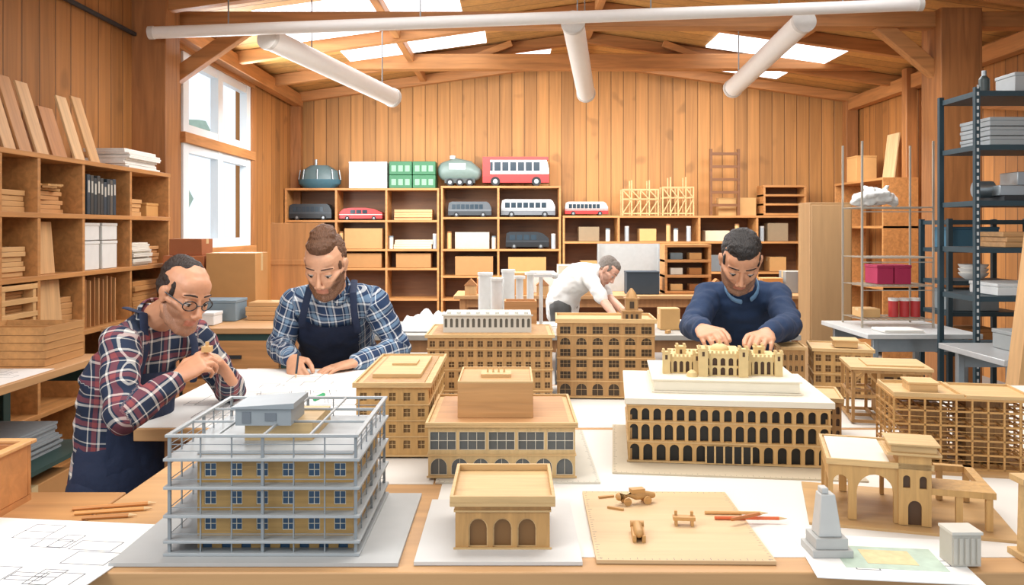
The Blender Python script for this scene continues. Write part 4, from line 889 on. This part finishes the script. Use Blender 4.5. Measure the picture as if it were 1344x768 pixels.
        m=MB(); m.loft([Hh(a*.051,.060,.0285),Hh(a*.040,.0735,.0355),Hh(a*.026,.0795,.0355),Hh(a*.013,.0790,.0310)],[(.002*hs,.001*hs),(.003*hs,.0018*hs),(.0035*hs,.0018*hs),(.0026*hs,.0014*hs)],side=up,n=8); loc(m,'eyebrow',eyeb)
    m=MB()
    if hair=='bald':
        he(m,(0,-.034,.010),(.0748,.076,.058)); he(m,(0,-.046,.050),(.065,.064,.064)); he(m,(0,-.022,.073),(.052,.060,.043)); he(m,(0,-.02,.035),(.0728,.06,.05))
        for a in (-1,1): he(m,(a*.0615,.014,.026),(.0068,.014,.028))
    elif hair=='quiff':
        he(m,(0,-.030,.036),(.0742,.082,.078)); he(m,(0,-.002,.092),(.054,.066,.038),.12); he(m,(0,.024,.100),(.044,.042,.030)); he(m,(0,-.025,.112),(.046,.058,.034)); he(m,(0,-.07,.09),(.036,.034,.036))
        for a in (-1,1): he(m,(a*.0615,.014,.018),(.0068,.013,.032))
    else:
        he(m,(0,-.030,.038),(.0752,.084,.081)); he(m,(0,.0,.075),(.060,.068,.045)); he(m,(0,.032,.080),(.046,.031,.029))
        for a in (-1,1): he(m,(a*.062,.014,.024),(.0075,.015,.032))
    fuse(m,'hair',hairm,root,.003 if vox<.005 else .006,2,.0035,38)
    if glasses:
        m=MB()
        for a in (-1,1):
            pts=[Hh(a*.033+.023*cos(t_*pi/8),.090-abs(a*.033+.023*cos(t_*pi/8))*.22,.001+.017*sin(t_*pi/8)) for t_ in range(17)]
            for i in range(16): m.cyl(pts[i],pts[i+1],.0019*hs,n=6)
            m.cyl(Hh(a*.056,.078,.004),Hh(a*.080,-.012,.010),.0019*hs,n=6)
        m.cyl(Hh(-.011,.089,.004),Hh(.011,.089,.004),.0019*hs,n=6); loc(m,'glasses',M('14161A',.3))
    m=MB(); torso(m,.010); arm(m,shl,ell_,wrl,.010,sleeve); arm(m,shr,elr,wrr,.010,sleeve)
    sh_=fuse(m,'shirt',shirtm,root,.006 if vox<.005 else .009,2,disp,14)
    bones=[(pel,che),(che,nec),(shr,elr),(shl,ell_),(elr,wrr),(ell_,wrl)]
    me=sh_.data; dat=[]
    for v in me.vertices:
        p=v.co+base; best=None
        for bi,(a,b) in enumerate(bones):
            ab=b-a; t_=max(0,min(1,(p-a).dot(ab)/ab.length_squared)); dd=(p-(a+ab*t_)).length-(.09 if bi<2 else 0)
            if best is None or dd<best[0]: best=(dd,bi)
        bi=best[1]; a,b=bones[bi]
        if bi==1: a,b=bones[0]
        u=(b-a).normalized(); sd=u.cross(V((0,1,0))); sd.normalize(); bb=u.cross(sd)
        dat+=[(p-a).dot(sd)+.6*(p-a).dot(bb),0,(p-a).dot(u)+bi*.02]
    at_=me.attributes.new('plaid','FLOAT_VECTOR','POINT'); at_.data.foreach_set('vector',dat)
    if collar:
        nd=(Hh(0,-.015,-.055)-nec).normalized()
        fr_=(V(J['tf'])-nd*V(J['tf']).dot(nd)).normalized(); sd=nd.cross(fr_)
        m=MB(); N=20
        def cp(aa): return nec+nd*(.024-.02*max(0,cos(aa)))*s+ (fr_*cos(aa)*.070+sd*sin(aa)*.067)*s
        for i in range(N-2):
            t0=2*pi*(i+1)/N; t1=2*pi*(i+2)/N
            m.loft([cp(t0),cp(t1)],[(.005*s,.016*s)]*2,side=nd.cross(cp(t1)-cp(t0)),n=8)
        for i,v in enumerate(m.v): m.v[i]=tuple(V(v)-base)
        co=m.build('collar',inner or shirtm,root)
        me=co.data; at_=me.attributes.new('plaid','FLOAT_VECTOR','POINT'); dd=[]
        for v in me.vertices: dd+=[v.co.x+.3*v.co.y,0,v.co.z]
        at_.data.foreach_set('vector',dd)
    m=MB(); legs(m,.014); m.loft([pel-V((0,0,.1)),pel+V((0,0,.0))],[(.168*s,.13*s),(.172*s,.135*s)],side=right,n=20)
    fuse(m,'trousers',pantm or NAVY,root,.009,2,.004,9)
    for ft in feet:
        m=MB(); m.loft([V((ft[0],ft[1],.04))-fdir*.05,V((ft[0],ft[1],.045)),V((ft[0],ft[1],.04))+fdir*.1,V((ft[0],ft[1],.035))+fdir*.17],[(.04,.035),(.042,.045),(.046,.036),(.036,.03)],side=hip_r,n=14)
        loc(m,'shoe',DARK)
    if apron:
        tf=V(J['tf']).normalized()
        m=MB(); torso(m,.024)
        o=fuse(m,'apron_bib',apron,root,.008,4,disp*.6,14)
        bm=bmesh.new(); bm.from_mesh(o.data)
        def cut(pt,no):
            g=bm.verts[:]+bm.edges[:]+bm.faces[:]; bmesh.ops.bisect_plane(bm,geom=g,plane_co=V(pt)-base,plane_no=no,clear_outer=True)
        ax=(nec-pel).normalized(); rt=ax.cross(tf).normalized()
        bw=J.get('bibw',.115)
        cut(che+rt*bw,rt); cut(che-rt*bw,-rt); cut(pel.lerp(nec,J.get('bibt',.80)),ax); cut(pel.lerp(nec,.3),-tf)
        bm.to_mesh(o.data); bm.free()
        m=MB(); kn=V((pel.x,pel.y,.45)); sk=[pel+(wai-pel)*.35,pel,V((pel.x,pel.y,pel.z-.2)),kn]
        m.loft(sk,[(.185*s,.150*s),(.19*s,.156*s),(.195*s,.158*s),(.2*s,.158*s)],side=hip_r,n=28)
        o=fuse(m,'apron_skirt',apron,root,.009,3,.008,7)
        bm=bmesh.new(); bm.from_mesh(o.data); cut(pel-fdir*.03,-fdir); cut(V((0,0,.42)),V((0,0,-1))); bm.to_mesh(o.data); bm.free()
        m=MB()
        for a in (-1,1):
            tp=pel.lerp(nec,J.get('bibt',.80))
            p1=tp+rt*a*(bw-.015)+tf*.115*s; p2=nec+rt*a*.085*s+tf*.045*s+ax*.045*s; p3=nec+rt*a*.075*s-tf*.05*s+ax*.035*s
            m.loft([p1-ax*.03,p1,p1.lerp(p2,.5)+tf*.022,p2,p3],[(.014,.0035)]*5,side=rt,n=8)
        loc(m,'apron_strap',apron)
    return root
SK1=SKIN('skin_warm','CB9371','3A2A22',.45); SK2=SKIN('skin_light','D4A07F','5F3E28',.95); SK3=SKIN('skin_tan','CB9573','2A1E19',.62); SK4=SKIN('skin_pale','D0A088','8A7A70',.3)
P1=PLAID('plaid_red_navy','1B2A42','D8D4CC','8A4346',.068); P2=PLAID('plaid_blue_white','23395A','E6EAEC','7F9DB8',.068)
tf=V((.86,-.42,-.25))
J=dict(pel=at(160,622,2.47),wai=at(160,565,2.47),che=at(168,498,2.47),nec=at(200,422,2.45),head=at(242,386,2.38),
 fwd=(.74,-.50,-.44),up=(.42,-.2,.88),tf=tf,shr=at(158,454,2.30),shl=at(254,440,2.60),elr=at(160,550,2.15),ell=at(302,512,2.66),wrr=at(230,498,2.27),wrl=at(300,494,2.46),
 hr=((.62,.30,.42),(.3,.7,-.45),(38,40,44,50)),hl=((-.22,-.45,.62),(-.4,-.3,-.5),(36,40,46,50)),bibw=.12,bibt=.72,hand=.9)
person('balding man with glasses in red and navy plaid shirt holding a small piece',J,P1,SK1,HAIR('2A1F1A'),M('2A1F1A'),.87,.0034,NAVY,NAVY,'bald',True,s=.86,disp=.009)
tag(MB().bx(-.012,.012,-.012,.012,-.008,.008).bx(-.004,.004,-.004,.004,.008,.02).build('small_part',M('C9A067'),loc=at(272,458,2.33)),'tiny tan part held in the fingers of the man with glasses','model part')
J=dict(pel=(-.77,3.72,.86),wai=(-.765,3.66,.98),che=(-.755,3.52,1.10),nec=at(438,383,3.36),head=at(427,347,3.24),
 fwd=(-.1,-.78,-.54),up=(-.03,-.5,.84),tf=V((0,-.8,-.5)),shr=at(388,398,3.42),shl=at(490,396,3.42),elr=at(366,456,3.45),ell=at(524,458,3.47),wrr=at(384,471,3.22),wrl=at(466,476,3.25),
 hr=((.35,-.75,-.42),(.55,.2,-.8),(34,38,42,44)),hl=((-.75,-.55,-.12),(0,0,-1),(10,9,9,11)),bibw=.125,bibt=.80)
person('bearded man with swept back brown hair in blue plaid shirt and navy apron',J,P2,SK2,HAIR('5E3E28'),M('4A2F20'),1.05,.0036,NAVY,NAVY,'quiff',s=1.0,bd=.004,disp=.009)
pencil('dark pencil held by the bearded man in plaid',at(392,462,3.12),V((-.79,3.06,TZ+.004)),'22303A',.004)
BL=M('1C3150',.9,0,.15,50,.15)
J=dict(pel=at(968,478,3.42),wai=(.905,3.36,1.0),che=(.865,3.22,1.13),nec=at(974,380,3.07),head=at(972,343,2.94),
 fwd=(-.14,-.68,-.66),up=(-.05,-.62,.76),tf=V((0,-.8,-.5)),shr=at(929,390,3.13),shl=at(1018,388,3.13),elr=at(909,430,2.9),ell=at(1036,428,2.86),wrr=at(922,432,2.62),wrl=at(1006,438,2.60),
 hr=((.08,-.95,-.10),(.3,0,-.95),(28,32,36,40)),hl=((-.40,-.88,-.06),(-.15,.1,-.95),(22,26,30,34)),bibw=.1,hand=.92)
J['pel'].z=.87
person('dark haired man in navy blue sweater adjusting the palace model',J,BL,SK3,HAIR('1B1614'),M('1B1614'),.92,.0034,None,NAVY,'short',s=.86,inner=M('6E93B5',.8),bd=.001,disp=.009)
J=dict(pel=(.42,6.95,.86),wai=(.46,6.92,.98),che=(.56,6.88,1.07),nec=(.68,6.85,1.12),head=(.775,6.82,1.125),
 fwd=(.6,-.3,-.74),up=(.72,-.1,.6),tf=V((.5,-.4,-.7)),shr=(.62,6.72,1.08),shl=(.68,7.0,1.08),elr=(.72,6.62,.9),ell=(.80,6.95,.9),wrr=(.80,6.48,.79),wrl=(.9,6.46,.795),
 hr=((.3,-.8,-.1),(0,0,-1),(10,10,10,12)),hl=((.2,-.9,-.1),(0,0,-1),(10,10,10,12)))
person('grey haired man in white shirt bending over the middle bench',J,M('DDDCD8',.9,0,.04),SK4,HAIR('6E655C'),M('6E655C'),1.0,.006,None,M('4A4A48'),'short',s=1.0,disp=.008,sleeve=.4)
# ---------------------------------------------------------------- light & camera
wd=bpy.data.worlds.new('World'); scn.world=wd; wd.use_nodes=True; bg=wd.node_tree.nodes['Background']
bg.inputs[0].default_value=(.84,.92,1,1); bg.inputs[1].default_value=1.2
def area(name,loc,rot,sx,sy,pw,c=(1,.98,.95)):
    l=bpy.data.lights.new(name,'AREA'); l.shape='RECTANGLE'; l.size=sx; l.size_y=sy; l.energy=pw; l.color=c
    o=bpy.data.objects.new(name,l); col.objects.link(o); o.location=loc; o.rotation_euler=rot
area('skylight_light',(.4,2.6,3.1),(0,0,0),2.4,1.6,85,(1,.99,.97))  # added soft fill over the front tables, no skylight pane above it
area('skylight_light',(.6,6.0,2.95),(0,0,0),5,1.0,110,(1,1,1))  # added fill hung below the roof across the middle of the room
area('skylight_light',(.8,8.9,2.9),(radians(20),0,0),6,1.0,290,(1,1,1))  # added unseen fill in mid air, tilted towards the back wall
area('window_light',(-2.85,8.5,2.2),(0,radians(-90),0),1.8,1.9,150,(.88,.95,1))  # stands in for daylight through the left window
area('window_light',(-1.9,.6,2.6),(radians(60),0,radians(-40)),1.6,1.2,50,(.96,.98,1))  # extra fill at near left, the wall has no window here
cam=bpy.data.cameras.new('camera'); co=bpy.data.objects.new('camera',cam); col.objects.link(co)
co.location=(0,0,CH); co.rotation_euler=(pi/2,0,0); cam.sensor_width=36; cam.lens=36*F/1344; cam.shift_y=-(384-HZ)/1344; cam.clip_start=.05
scn.camera=co
scn.view_settings.view_transform='Standard'
